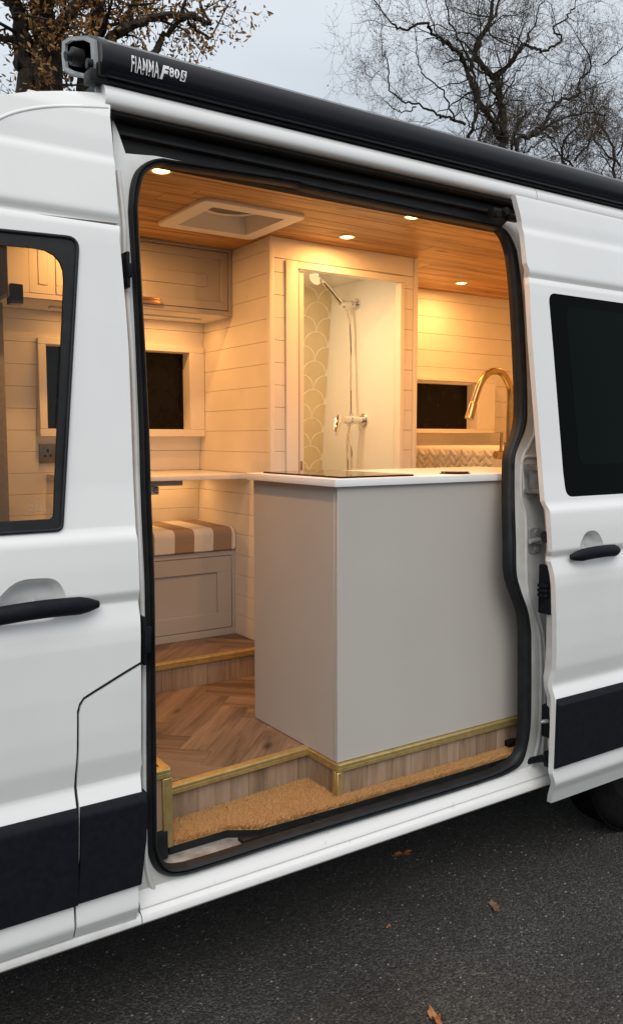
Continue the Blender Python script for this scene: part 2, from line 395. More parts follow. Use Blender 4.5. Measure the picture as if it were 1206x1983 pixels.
# tiny glass maker's mark etched low in the pane corner
bm = bmesh.new()
for i in range(4):
    for j in range(5):
        x = .522+.007*j; z = 1.447+.008*i
        if (i*5+j) % 4 != 1: bbox(bm, (x, prof(z)+.0055, z), (x+.0042, prof(z)+.0065, z+.0018))
bmob("glass_mark", bm, SILVER, dr)
def trim(name, xl, loopR, z0, z1, parent, off, thick=.012):
    """proud black lower cladding with a sloped top edge"""
    lp = [(xl, z1)]+loopR[::-1]+[(xl, z0)]
    sheet(name, [lp], lambda z: prof(z)+off-thick*min(1, (z1-z)/.022, (z-z0)/.006+.3), .02, PLASTIC, parent, .006)
tR = [p for p in S([(147.6, 1716), (148.8, 1650), (149, 1566)])]
trim("lower_cladding", -.62, [(tR[0][0], .475), (tR[1][0], .58), (tR[2][0]-.001, .722)], .475, .722, dr, 0)
# --- quarter panel between the cab door and the doorway
ql = S([(250, 1303), (182, 1345.5), (164, 1357), (157, 1369), (153.5, 1384), (153, 1455), (150, 1500), (149, 1523), (153, 1560), (152.5, 1712), (147.5, 1752), (144.5, 1815)])
qr = S([(272.8, 1289), (273, 1380), (273, 1450), (274.6, 1480), (272, 1506), (274.2, 1534), (274, 1600), (271, 1705), (268, 1717), (268.7, 1758), (263.7, 1781)])
qp = sheet("quarter_panel", [ql[::-1]+qr], P0, .022, PAINT, VAN, .010)
xq = lambda z, T: lin(z, sorted([(p[1], p[0]) for p in T]))
qt = [(xq(.478, ql)+.001, .478), (xq(.6, ql)+.001, .6), (xq(.72, ql)+.001, .722), (xq(.72, qr)+.010, .722), (xq(.6, qr)+.010, .6), (xq(.478, qr)+.002, .478)]
sheet("lower_cladding", [qt], lambda z: prof(z)-.012*min(1, (.722-z)/.022, (z-.478)/.006+.3), .02, PLASTIC, qp, .006)
tip = at(280, 1570, y=-.01); box("cladding_clip", (tip.x-.006, -.016, tip.z-.05), (tip.x+.009, .012, tip.z+.045), PLASTIC, qp, .003)
bm = bmesh.new(); cm = [(274, 1286), (247, 1301), (180, 1343), (163, 1354), (155, 1366), (151.3, 1382), (150.8, 1455), (147.5, 1500), (146, 1523), (150, 1562), (149.8, 1713), (145, 1751), (143, 1816)]
btube(bm, [(x, prof(z)+.012, z) for x, z in S(cm)], .0065, 8); bmob("panel_gap_dark", bm, RUBBER, VAN, 60)  # black strip added behind the panel gap to make it dark
# --- high roof side above the cab door
rt = S([(0, 183), (60, 176), (130, 175), (196, 178.5), (207, 181.5)])
rl = [(-.64, rt[0][1]-.22), (-.2, rt[0][1]-.10), (.15, rt[0][1]-.035)]+rt+S([(212, 187), (213, 225), (220, 300), (228, 400), (229.5, 432)])+[(-.64, 2.105)]
rs_ = sheet("roof_side", [rl], P0, .03, PAINT, VAN, .008)
# pressed line that arches over the roof side
bm = bmesh.new(); ln = [(x, z) for x, z in S([(0, 228), (40, 214), (90, 206), (150, 205), (209, 207.5)])]
lnp = S([(-110, 300), (-50, 256)])+ln
bt = smooth_path([(x, prof(z)+.003, z) for x, z in lnp], 5); btube(bm, bt, .0055, 8); bmob("pressed_bead", bm, PAINT, rs_, 80)
# --- roof skin
bm = bmesh.new()
tops = [rl[0], rl[1], rl[2]]+rt+[(.768, rt[-1][1]+.003), (.78, 2.507), (4.1, 2.507)]
g = []
for x, z in tops:
    y0 = prof(z); row_ = [(y0, z), (y0+.03, z+.004), (y0+.10, z+.007), (.5, z+.010), (1.0, z+.012), (1.5, z+.005), (1.8, z-.02), (1.86, z-.06)]
    g.append([bm.verts.new((x, a, b)) for a, b in row_])
for a, b in zip(g, g[1:]):
    for j in range(len(a)-1): bm.faces.new((a[j], a[j+1], b[j+1], b[j]))
bmob("roof", bm, PAINT, VAN, 40)
# --- white rain gutter rail over the doorway
gsec = [(.190, 2.517), (.160, 2.510), (.144, 2.500), (.136, 2.488), (.132, 2.472), (.133, 2.460), (.137, 2.453), (.145, 2.450), (.20, 2.449), (.20, 2.517)]
gx1 = at(1038, 372, y=.135).x
extr("gutter_rail", gsec, .772, gx1, PAINT, VAN, 50)
extr("gutter_rail", gsec, gx1+.004, 4.1, PAINT, VAN, 50)
# --- black door track above the doorway
hsec = [(.155, 2.4485), (.155, 2.440), (.165, 2.436), (.198, 2.434), (.198, 2.414), (.180, 2.410), (.180, 2.402), (.199, 2.398), (.199, 2.352), (.215, 2.345), (.215, 2.4485)]
tr_ = extr("door_track", hsec, .775, 2.40, BLACKM, VAN, 25)
rp = at(968, 413, y=.15)
bm = bmesh.new(); bbox(bm, (rp.x-.045, .135, rp.z-.018), (rp.x+.03, .165, rp.z+.012), .004); bdisc(bm, (rp.x-.03, .125, rp.z-.008), (0, 1, 0), .013, .02); bdisc(bm, (rp.x+.005, .122, rp.z+.004), (0, 1, 0), .013, .02); bbox(bm, (rp.x+.02, .12, rp.z-.022), (rp.x+.075, .15, rp.z-.002), .004)
bmob("door_roller", bm, BLACKM, tr_, 40)
# --- recessed jamb round the doorway
seal_o = [(254, 356), (265, 328), (287, 311), (312, 305), (345, 310), (560, 343), (603, 353), (803, 397), (943, 430), (974, 441), (987, 455), (998, 478), (1003, 501), (1015.7, 634), (1021, 785), (1017.6, 827), (1008, 853), (998, 880), (996, 917), (997, 1000), (999.4, 1100), (1008, 1142), (1021, 1180), (1027, 1215), (1028.5, 1245), (1028, 1388), (1021, 1445), (1008, 1482), (978, 1501.6), (940, 1515), (851, 1543.5), (600, 1619), (400, 1684), (348.4, 1698), (318.5, 1697), (298.5, 1682), (288.6, 1656), (285.3, 1616), (283.6, 1450), (284.6, 1323), (277.8, 1050), (270, 818), (259, 571), (250.5, 430), (250, 395)]
seal_i = [(275, 352), (283, 335), (297, 324), (314, 320), (345, 325), (560, 358), (603, 370), (803, 412), (948, 440), (966, 449), (976, 464), (982.5, 484), (987, 509), (997, 634), (1002.4, 766), (1000.5, 819), (991, 852), (981.6, 880), (979.7, 917), (980, 1000), (981.6, 1100), (992, 1146), (1005, 1180), (1009.5, 1210), (1010.5, 1245), (1010, 1388), (1007, 1438), (997, 1465), (974, 1483), (938, 1499), (848, 1527), (600, 1602), (400, 1664), (351.7, 1677), (328.5, 1677.5), (315, 1665), (307, 1646), (303.5, 1616), (302.2, 1450), (300, 1296), (295.6, 1050), (288, 818), (275, 571), (268, 430), (268, 390)]
so_ = SJ(seal_o, .045); si_ = SJ(seal_i, .045)
mid = [((a[0]+b[0])/2, (a[1]+b[1])/2) for a, b in zip(so_, si_)]
JY = lambda z: profj(z)+.052
tl = SJ([(213.5, 222), (216, 226), (243, 296), (262, 298), (300, 301), (340, 309)], .052)
fo = tl+mid[5:10]+SJ([(984, 428), (1003, 410)], .052)+[(2.45, 2.34), (3.9, 2.34), (3.9, .405)]+[(2.3, .405), (.72, .405), (.60, .405), (.60, 1.0), (.735, 1.3)]+SJ([(262, 1100), (250, 900), (236, 640), (226, 470), (222, 350)], .052)
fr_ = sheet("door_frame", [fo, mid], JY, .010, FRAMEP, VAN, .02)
# vertical pressing and flange on the left pillar
lp_ = [Vector((q[0], 0, q[1])) for q in SJ( [(229, 330), (240, 430), (243, 520), (257, 700), (266, 950), (275, 1150), (279, 1290), (279.5, 1470), (281, 1600), (285, 1680), (299, 1723), (330, 1733), (400, 1716)], .048)]
lpp = [Vector((p.x, JY(p.z)-.001, p.z)) for p in lp_]
bm = bmesh.new(); btube(bm, smooth_path(lpp, 6), .007, 8); bmob("pressed_bead", bm, FRAMEP, fr_, 80)
# rear pillar pressings
def bead(pts, r, y=.05, m=FRAMEP, par=None):
    b_ = bmesh.new(); q = SJ(pts, .05); btube(b_, smooth_path([Vector((a, JY(c)+.001, c)) for a, c in q], 6), r, 8); bmob("pressed_bead", b_, m, par or fr_, 80)
bead([(1018, 585), (1030, 700), (1037, 820), (1026, 860), (1012, 890), (1009, 960), (1018, 1000), (1019, 1090), (1024, 1160), (1046, 1240), (1047, 1380), (1040, 1450), (1022, 1492), (960, 1522), (700, 1601)], .008)
bead([(1042, 1180), (1055, 1260), (1054, 1400), (1050, 1460)], .007)
pk = at(1028, 925, y=.07)
lp = rounded([(pk.x-.05, pk.z-.065), (pk.x-.05, pk.z+.075), (pk.x+.12, pk.z+.075), (pk.x+.12, pk.z-.065)], .025)
bm = bmesh.new(); btube(bm, [(x, JY(z)-.001, z) for x, z in lp+lp[:1]], .007, 8, False); bmob("roller_pocket", bm, FRAMEP, fr_, 80)
pk2 = at(1040, 925, y=.0)
bm = bmesh.new(); bbox(bm, (pk2.x-.012, -.03, pk2.z+.025), (pk2.x+.06, .05, pk2.z+.045), .003); bbox(bm, (pk2.x+.004, -.02, pk2.z-.045), (pk2.x+.03, .04, pk2.z+.03), .003); bbox(bm, (pk2.x-.01, -.03, pk2.z-.055), (pk2.x+.06, .05, pk2.z-.04), .003)
bmob("roller_bracket", bm, STEEL, VAN, 40)
sk = at(1037, 1047, y=.03)
bm = bmesh.new(); sp_ = rounded([(sk.x-.032, sk.z-.045), (sk.x-.032, sk.z+.045), (sk.x+.028, sk.z+.045), (sk.x+.028, sk.z-.045)], .016, 4)
jy = JY(sk.z); A = [bm.verts.new((x, jy-.007, z)) for x, z in sp_]; B = [bm.verts.new((x, jy+.01, z)) for x, z in sp_]; bm.faces.new(A)
for i in range(len(A)): bm.faces.new((A[i], B[i], B[(i+1) % len(A)], A[(i+1) % len(A)]))
for dz in (-.03, .03): bdisc(bm, (sk.x+.004, jy-.007, sk.z+dz), (0, -1, 0), .011, .006, 12)
btube(bm, [(sk.x-.045, jy-.020, sk.z+.002), (sk.x+.02, jy-.024, sk.z+.004)], .009, 10); bbox(bm, (sk.x+.0, jy-.03, sk.z-.01), (sk.x+.02, jy, sk.z+.012), .003)
bmob("striker_plate", bm, mottled("galvanised_plate", (.36, .36, .36), (.46, .46, .455), 60., .4, metal=.25), VAN, 40)
# --- rubber door seal: hollow bulb strip with a groove
bm = bmesh.new(); R_ = []
n = len(mid)
def cr(P, k=4):
    o = []
    for i in range(len(P)):
        a, b, c, d = [Vector(P[(i+j-1) % len(P)]) for j in range(4)]
        for j in range(k):
            t = j/k; o.append(.5*((2*b)+(c-a)*t+(2*a-5*b+4*c-d)*t*t+(3*b-a-3*c+d)*t**3))
    return o
SO, SI = cr(so_), cr(si_)
csec = [(0, .012), (0, .0), (.10, -.010), (.28, -.014), (.44, -.012), (.50, -.006), (.56, -.009), (.70, -.018), (.88, -.015), (1.0, -.004), (1.0, .016)]
for a, b in zip(SO, SI):
    R_.append([bm.verts.new((a.x+(b.x-a.x)*s, profj(a.y+(b.y-a.y)*s)+.050+d, a.y+(b.y-a.y)*s)) for s, d in csec])
for i in range(len(R_)):
    a, b = R_[i], R_[(i+1) % len(R_)]
    for j in range(len(csec)-1): bm.faces.new((a[j], a[j+1], b[j+1], b[j]))
bmob("door_seal", bm, RUBBER, VAN, 50)
# --- sill
ssec = [(.048, .432), (.036, .425), (.024, .409), (.015, .400), (.013, .394), (.017, .389), (.012, .384), (.004, .379), (.0, .371), (.0, .362), (.006, .355), (.05, .352), (.05, .432)]
sl = extr("sill", ssec, .775, 2.36, SILLP, VAN, 30)
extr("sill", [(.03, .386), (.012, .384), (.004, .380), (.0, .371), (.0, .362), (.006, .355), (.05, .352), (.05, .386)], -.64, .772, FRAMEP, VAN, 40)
extr("sill", ssec, 2.363, 2.62, SILLP, VAN, 30)
box("underbody", (-.64, .16, .30), (4.1, 1.95, .392), DARK, VAN)
box("shade_block", (-.64, .42, .16), (4.1, 1.75, .299), DARK, VAN)  # added block below the floor, deepens the shade under the van
box("far_side", (-.64, 1.93, .35), (4.1, 1.97, 2.27), PAINT, VAN)
box("rear_wall", (4.07, .06, .36), (4.1, 1.93, 2.47), LINING, VAN)
box("cab_daylight_block", (-.64, .05, .36), (-.61, 1.93, 2.24), HEADL, VAN)  # added wall closing the cab end, stops daylight where the windscreen would be
# --- catches on the left pillar
k1 = at(247, 523, y=.10); bm = bmesh.new(); bbox(bm, (k1.x-.008, .085, k1.z-.045), (k1.x+.002, .14, k1.z+.045), .004); bbox(bm, (k1.x-.006, .08, k1.z-.02), (k1.x+.005, .10, k1.z+.015), .003); bmob("door_check", bm, PLASTIC, VAN, 40)
k2 = at(277.5, 1240, y=.005); bm = bmesh.new(); bbox(bm, (k2.x-.007, -.012, k2.z-.062), (k2.x+.004, .04, k2.z+.062), .004); bbox(bm, (k2.x-.004, -.016, k2.z-.03), (k2.x+.014, .04, k2.z+.03), .004); bbox(bm, (k2.x+.0, -.012, k2.z+.012), (k2.x+.018, .02, k2.z+.035), .003); bmob("door_check", bm, PLASTIC, VAN, 40)

# --- sliding door, slid back and standing off the body
OFF = -.085; PS = lambda z: prof(z)+OFF
le = S([(997.5, 376.5), (1003.5, 400), (1010, 427.6), (1020, 509), (1024, 535), (1024.5, 548), (1027, 600), (1031, 671.6), (1050, 910), (1054.6, 970.5), (1063, 987), (1068.6, 1069), (1068, 1078), (1066, 1088), (1069.6, 1100), (1077, 1191), (1075.5, 1301), (1070, 1337), (1075, 1361.6), (1070.5, 1501.6), (1072, 1532), (1067, 1556)], OFF)
XR = 3.52
top_z = [surf(px, py, OFF) for px, py in ((1100, 391.5), (1206, 407))]
slope = (top_z[1][1]-le[0][1])/(top_z[1][0]-le[0][0])
tz = lambda x: le[0][1]+.0*(x-le[0][0])
dl = le+[(XR, le[-1][1]), (XR, le[0][1])]
wo = rounded([(2.258, 2.108), (3.34, 2.108), (3.34, 1.416), (2.292, 1.416)], .035, 6)
cup2 = rounded([(2.342, 1.198), (2.334, 1.240), (2.368, 1.296), (2.436, 1.296), (2.470, 1.242), (2.455, 1.198)], .03, 5)
sd_ = sheet("sliding_door", [dl, wo, cup2], PS, .020, PAINT, VAN, .010)
dish("handle_hollow", cup2, PS, .038, PAINT, sd_)
handle(2.285, 2.548, 1.213, OFF-.010, sd_, .004)
wi = rounded([(2.275, 2.090), (3.322, 2.090), (3.322, 1.432), (2.308, 1.432)], .03, 6)
sheet("window_pane", [wo], lambda z: prof(z)+OFF+.004, .004, BLKGLASS, sd_, .05)
inner = rounded([(2.345, 2.07), (3.29, 2.07), (3.29, 1.525), (2.378, 1.525)], .04, 6)
TINT = mat("tinted_glass", (.002, .005, .004), .02, spec=.035)
sheet("tinted_area", [inner], lambda z: prof(z)+OFF+.0034, 0, TINT, sd_, .05, rim=False)
# door inner skin and the folded leading edge
def inner_edge(z):
    return lin(z, sorted([(p[1], p[0]) for p in le]))
il = [(p[0]+.0, p[1]) for p in S([(1006, 400), (1012, 470), (1018.5, 584), (1026, 672), (1046, 900), (1052, 980), (1057, 1010), (1058, 1090), (1060, 1180), (1058, 1340), (1062, 1440), (1065, 1530)], OFF+.045)]
bm = bmesh.new(); zs = [le[-1][1]+(le[0][1]-le[-1][1])*i/60 for i in range(61)]; A = []; B = []; Cc = []
ilT = sorted([(p[1], p[0]) for p in il])
for z in zs:
    A.append(bm.verts.new((inner_edge(z)+.002, PS(z)+.012, z))); B.append(bm.verts.new((min(lin(z, ilT), inner_edge(z)+.075)+.0, PS(z)+.050, z))); Cc.append(bm.verts.new((XR, PS(z)+.055, z)))
for i in range(60):
    bm.faces.new((A[i], B[i], B[i+1], A[i+1])); bm.faces.new((B[i], Cc[i], Cc[i+1], B[i+1]))
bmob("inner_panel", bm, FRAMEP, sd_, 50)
lq = [(lin(z, sorted([(p[1], p[0]) for p in le]))+.004, z) for z in (.475, .52, .6, .66, .70, .722)]
sheet("lower_cladding", [lq+[(XR, .722), (XR, .475)]], lambda z: prof(z)+OFF-.012*min(1, (.722-z)/.022, (z-.475)/.006+.3), .02, PLASTIC, sd_, .006)
b1 = at(1057, 1040, y=-.06); bm = bmesh.new(); bdisc(bm, (b1.x+.012, -.055, b1.z), (-1, .2, 0), .020, .012, 16); bmob("rubber_buffer", bm, RUBBER, sd_, 40)
b2 = at(1058, 1142, y=-.06); bm = bmesh.new(); bbox(bm, (b2.x-.008, -.082, b2.z-.085), (b2.x+.012, -.03, b2.z+.085), .005)
for i in range(3): bbox(bm, (b2.x-.03, -.078, b2.z-.022+.016*i), (b2.x+.0, -.045, b2.z-.010+.016*i), .002)
bmob("door_latch", bm, PLASTIC, sd_, 40)
b3 = at(1064, 1398, y=-.06); bm = bmesh.new(); bbox(bm, (b3.x-.012, -.088, b3.z-.058), (b3.x+.014, -.03, b3.z+.058), .009, 3); bmob("lower_latch", bm, PLASTIC, sd_, 40)
bm = bmesh.new(); btube(bm, [(b3.x-.01, -.06, b3.z+.004), (b3.x-.035, -.058, b3.z+.006), (b3.x-.045, -.058, b3.z+.006)], [.008, .008, .003], 10); bmob("guide_pin", bm, STEEL, sd_, 40)
a0, a1, a2, a3 = at(984, 1474, y=.09), at(1020, 1475, y=.05), at(1048, 1469, y=.0), at(1064, 1473, y=-.05)
bm = bmesh.new(); btube(bm, [a0, a1, a2, a3], [.012, .012, .013, .016], 8); bbox(bm, (a3.x-.01, -.065, a3.z-.025), (a3.x+.01, -.03, a3.z+.03), .004); bbox(bm, (a0.x-.10, .075, a0.z-.02), (a0.x+.02, .13, a0.z+.012), .005)
bmob("lower_door_arm", bm, PLASTIC, VAN, 40)
# small black foot of the seal clip inside the doorway
c4 = at(993, 1438, y=.11); box("seal_clip", (c4.x-.03, .10, c4.z-.012), (c4.x+.02, .125, c4.z+.010), PLASTIC, VAN, .004)

# --- rear wheel
wr = (2.985, .130, .335)
bm = bmesh.new(); n = 48; secw = [(-.07, .215), (-.085, .25), (-.085, .30), (-.075, .325), (-.06, .335), (.06, .335), (.075, .325), (.085, .30), (.085, .25), (.07, .215)]
G = [[bm.verts.new((wr[0]+r*math.cos(2*math.pi*i/n), wr[1]+a, wr[2]+r*math.sin(2*math.pi*i/n))) for a, r in secw] for i in range(n)]
for i in range(n):
    a, b = G[i], G[(i+1) % n]
    for j in range(len(secw)-1): bm.faces.new((a[j], a[j+1], b[j+1], b[j]))
wh = bmob("rear_wheel", bm, TYRE, VAN, 40)
bm = bmesh.new(); bdisc(bm, (wr[0], .075, wr[2]), (0, 1, 0), .215, .12, 32)
for i in range(5):
    t = 2*math.pi*i/5; bdisc(bm, (wr[0]+.07*math.cos(t), .062, wr[2]+.07*math.sin(t)), (0, 1, 0), .012, .02, 8)
bmob("rim", bm, BLACKM, wh, 40)
bm = bmesh.new()
for i in range(60):
    t = 2*math.pi*i/60
    for a0_ in (-.070, -.035, 0., .035):
        p = Vector((wr[0]+.337*math.cos(t), wr[1]+a0_+.018, wr[2]+.337*math.sin(t)))
        r = bmesh.ops.create_cube(bm, size=1., matrix=Matrix.Translation(p) @ Matrix.Rotation(-t, 4, 'Y') @ Matrix.Diagonal((.006, .026, .026, 1)))
bmob("tread", bm, TYRE, wh)

# ================================================================== AWNING on the roof edge
AW = thing("awning", "long black awning case with white lettering fixed along the van's roof edge", "awning", (.76, .25, 2.5))
ax0, ax1 = .765, 4.05
asec = [(.135, 2.522), (.125, 2.538), (.118, 2.560), (.120, 2.582), (.130, 2.600), (.150, 2.614), (.19, 2.632), (.25, 2.654), (.33, 2.682), (.385, 2.698), (.40, 2.69), (.405, 2.62), (.36, 2.595), (.20, 2.540), (.165, 2.522)]
extr("case", asec, ax0, ax1, AWNB, AW, 24)
extr("lead_rail", [(.140, 2.516), (.128, 2.520), (.124, 2.528), (.130, 2.533), (.16, 2.530), (.175, 2.516)], ax0+.005, ax1, AWNB, AW, 40)
extr("lead_rail", [(.150, 2.508), (.140, 2.510), (.138, 2.514), (.18, 2.515), (.18, 2.508)], ax0+.01, ax1, AWNB, AW, 40)
box("support_rail", (.775, .16, 2.470), (1.105, .30, 2.535), BLACKM, AW)
box("support_rail", (1.33, .165, 2.495), (ax1, .30, 2.530), BLACKM, AW)
for x in (1.30, 2.45):
    box("bracket", (x, .15, 2.490), (x+.06, .32, 2.520), BLACKM, AW, .003)
# brush strip fringe seen in the gap
bm = bmesh.new(); rg = random.Random(4)
for i in range(260):
    x = 1.12+i*.0032*2.2
    if x > 3.9: break
    bbox(bm, (x, .150, 2.500+.004*rg.random()), (x+.004, .156, 2.520))
bmob("brush_strip", bm, BLACKM, AW, kind='stuff')
# grey end cap: open frame with a dark socket and winding eye
def endpoly(s=1., dx=0.):
    P = [(.142, 2.528), (.150, 2.606), (.215, 2.640), (.345, 2.688), (.405, 2.700), (.412, 2.66), (.405, 2.622), (.34, 2.588), (.20, 2.528)]
    c = Vector((.275, 2.615)); return [tuple(c+(Vector(p)-c)*s) for p in P]
bm = bmesh.new(); o_, i_ = endpoly(1.0), endpoly(.78); n = len(o_)
xa, xb = ax0-.014, ax0
O0 = [bm.verts.new((xa, a, b)) for a, b in o_]; I0 = [bm.verts.new((xa, a, b)) for a, b in i_]; O1 = [bm.verts.new((xb, a, b)) for a, b in o_]; I1 = [bm.verts.new((xb-.004, a, b)) for a, b in i_]
for i in range(n):
    j = (i+1) % n
    bm.faces.new((O0[i], O0[j], I0[j], I0[i])); bm.faces.new((O0[i], O1[i], O1[j], O0[j])); bm.faces.new((I0[i], I0[j], I1[j], I1[i]))
bmesh.ops.bevel(bm, geom=[e_ for e_ in bm.edges if e_.verts[0] in O0 and e_.verts[1] in O0], offset=.004, segments=2, affect='EDGES')
ec = bmob("end_cap", bm, SILVER, AW, 35)
bm = bmesh.new(); bm.faces.new([bm.verts.new((xb-.006, a, b)) for a, b in endpoly(.8)]); bmob("end_socket", bm, BLACKM, ec)
bm = bmesh.new(); bdisc(bm, (xb-.006, .26, 2.602), (-1, 0, 0), .022, .03, 14); bdisc(bm, (xb-.03, .26, 2.602), (-1, 0, -.25), .012, .022, 10); bmob("winding_eye", bm, BLACKM, ec, 40)
extr("front_end_cover", [(.26+(a-.26)*1.035, 2.61+(b-2.61)*1.05) for a, b in asec], ax0-.006, ax0+.012, AWNB, AW, 30)
bm = bmesh.new(); bbox(bm, (ax0-.03, .14, 2.505), (ax0+.02, .19, 2.535), .005); bbox(bm, (ax0-.012, .130, 2.515), (ax0+.012, .15, 2.55), .004); bdisc(bm, (ax0-.02, .15, 2.545), (-1, 0, 0), .012, .014, 10); bmob("latch_block", bm, BLACKM, AW, 40)
box("foot_bracket", (ax0-.005, .17, 2.468), (ax0+.03, .178, 2.520), STEEL, AW, .001)

# lettering on the front of the case
def face_y(z):
    T = sorted((b, a) for a, b in asec[:7]); return lin(z, T)
def lettering(txt, x0, x1, z0, z1, bold, shear, m, proud):
    """flat print: built-in letter shapes fitted to a box and laid on the curved case"""
    c = bpy.data.curves.new("lettering", 'FONT'); c.body = txt; c.size = 1.; c.offset = bold; c.resolution_u = 4; c.space_character = 1.12
    o = bpy.data.objects.new("lettering", c); COL.objects.link(o); bpy.context.view_layer.update()
    me = bpy.data.meshes.new_from_object(o.evaluated_get(bpy.context.evaluated_depsgraph_get()))
    bpy.data.objects.remove(o); bpy.data.curves.remove(c)
    bm = bmesh.new(); bm.from_mesh(me); bpy.data.meshes.remove(me)
    xs = [v.co.x for v in bm.verts]; ys = [v.co.y for v in bm.verts]; a, b, q, r = min(xs), max(xs), min(ys), max(ys)
    bmesh.ops.bisect_plane(bm, geom=bm.verts[:]+bm.edges[:]+bm.faces[:], plane_co=(0, (q+r)/2, 0), plane_no=(0, 1, 0))
    for v in bm.verts:
        z = z0+(z1-z0)*(v.co.y-q)/(r-q); x = x0+(x1-x0-abs(shear)*(z1-z0))*(v.co.x-a)/(b-a)+shear*(z-z0); v.co = (x, face_y(z)-proud, z)
    return bmob("lettering", bm, m, AW)
lettering("FIAMMA", .836, .911, 2.5400, 2.5785, .012, 0, WHITETXT, .0010)
lettering("F", .9135, .939, 2.5405, 2.5745, .045, .25, WHITETXT, .0010)
lettering("80", .9385, .9665, 2.5505, 2.5735, .025, 0, WHITETXT, .0010)
bm = bmesh.new(); Pz = [(.9685, 2.5470), (.9835, 2.5470), (.988, 2.5735), (.973, 2.5735)]

for k in range(8):
    t0, t1 = k/8, (k+1)/8; L_ = lambda t, a_, b_: (Pz[a_][0]+(Pz[b_][0]-Pz[a_][0])*t, Pz[a_][1]+(Pz[b_][1]-Pz[a_][1])*t)
    bm.faces.new([bm.verts.new((q, face_y(z)-.0010, z)) for q, z in (L_(t0, 0, 3), L_(t0, 1, 2), L_(t1, 1, 2), L_(t1, 0, 3))])
bmob("lettering", bm, WHITETXT, AW)
lettering("S", .9722, .9845, 2.5495, 2.5710, .03, .15, AWNB, .0016)

# ================================================================== VAN INTERIOR SHELL (parts of the van)
CZ = 2.46
def cut_poly(poly, keep):
    """clip a convex xy polygon by a convex polygon (counter clockwise)"""
    o = [Vector(p) for p in poly]
    for i in range(len(keep)):
        a, b = Vector(keep[i]), Vector(keep[(i+1) % len(keep)]); d = b-a; nn = Vector((-d.y, d.x)); r = []
        for j in range(len(o)):
            p, q = o[j], o[(j+1) % len(o)]; sp, sq = (p-a).dot(nn), (q-a).dot(nn)
            if sp >= 0: r.append(p)
            if sp*sq < 0: r.append(p+(q-p)*(sp/(sp-sq)))
        o = r
        if len(o) < 3: return None
    return o
# ceiling boards
CJOINT = mat("ceiling_joint", (.13, .06, .02), .8)
bm = bmesh.new()
for lo, hi in (((.82, .19), (1.40, 1.80)), ((1.74, .19), (4.06, 1.80)), ((1.40, .19), (1.74, .80)), ((1.40, 1.13), (1.74, 1.80))): bbox(bm, (*lo, CZ+.008), (*hi, CZ+.02))
ce = bmob("ceiling", bm, CJOINT, VAN)
rg = random.Random(3); y = .195; k = 0
while y < 1.78:
    w_ = .098; xs = [.82, 1.2+rg.random()*1.6, 4.05]
    for xa, xb in zip(xs, xs[1:]):
        # the boards stop round the roof vent
        segs = [(xa, xb)]
        if y+w_ > .80 and y < 1.13: segs = [s for a_, b_ in segs for s in ((a_, min(b_, 1.40)), (max(a_, 1.74), b_)) if s[1]-s[0] > .02]
        for a_, b_ in segs:
            bm = bmesh.new(); bbox(bm, (a_+.0010, y+.0012, CZ), (b_-.0010, min(y+w_-.0012, 1.80), CZ+.009), .0022, 1); bmob("ceiling_board", bm, CEIL, ce)
    y += w_
box("headliner", (-.60, .19, 2.20), (.66, 1.76, 2.26), HEADL, VAN, .02)
# far wall lining, leaning with the body
WY = lambda z: 1.815-.091*(z-1.2) if z > 1.2 else 1.815
wl_ = sheet("wall_lining", [[(-.6, .5), (4.06, .5), (4.06, 2.27), (4.06, 2.47), (.6, 2.47), (.6, 2.22), (-.6, 2.22)]], lambda z: WY(z)+.075, 0, JOINT, VAN, .1, rim=False)
def wall_board(x0, x1, z0, z1, par=None):
    g = .0007; bm = bmesh.new()
    P = [(x0, WY(z0), z0+g), (x1, WY(z0), z0+g), (x1, WY(z1), z1-g), (x0, WY(z1), z1-g)]
    A = [bm.verts.new(p) for p in P]; B = [bm.verts.new((p[0], p[1]+.05, p[2])) for p in P]
    bm.faces.new(A); 
    for i in range(4): bm.faces.new((A[i], A[(i+1) % 4], B[(i+1) % 4], B[i]))
    bmesh.ops.bevel(bm, geom=[e_ for e_ in bm.edges if e_.verts[0] in A and e_.verts[1] in A], offset=.0011, segments=1, affect='EDGES')
    return bmob("wall_board", bm, LINING, par or wl_)
PIT = .0945
def rows(z0, z1):
    z = z0
    while z < z1-.005:
        yield z, min(z+PIT, z1); z += PIT
for z0, z1 in rows(.705, 2.165):
    zc = (z0+z1)/2
    if 1.63 < zc < 2.045: wall_board(-.58, 1.052, z0, z1)
    else: wall_board(-.58, 1.829, z0, z1)
for z0, z1 in rows(.705, 2.46):
    zc = (z0+z1)/2
    if 1.66 < zc < 1.955: wall_board(3.72, 4.06, z0, z1); wall_board(2.66, 3.14, z0, z1)
    else: wall_board(2.66, 4.06, z0, z1)
# windows in the far wall
def lining_window(x0, x1, z0, z1, fw, yf, yg, xr=None, sill=False):
    """boxed frame standing proud of the boards, dark pane set deep in it"""
    wn = box("window", (x0-.05, yg, z0-.05), (x1+.05, yg+.01, z1+.05), PANEB, VAN)
    xr = xr or x1+fw
    for nm, lo, hi in (("frame_rail", (x0-fw, yf, z1), (xr, yg+.02, z1+fw*.8)), ("frame_rail", (x0-fw, yf, z0-fw), (xr, yg+.02, z0)),
                       ("frame_stile", (x0-fw, yf, z0), (x0, yg+.02, z1)), ("frame_stile", (x1, yf, z0), (xr, yg+.02, z1))):
        box(nm, lo, hi, LINTRIM, wn, .002, 1)
    if sill: box("window_sill", (x0-fw, yf-.004, z0-fw-.012), (xr, yf+.03, z0-fw+.012), LINTRIM, wn, .002, 1)
    return wn
lining_window(1.068, 1.750, 1.657, 2.022, .034, 1.722, 1.80, 1.828)
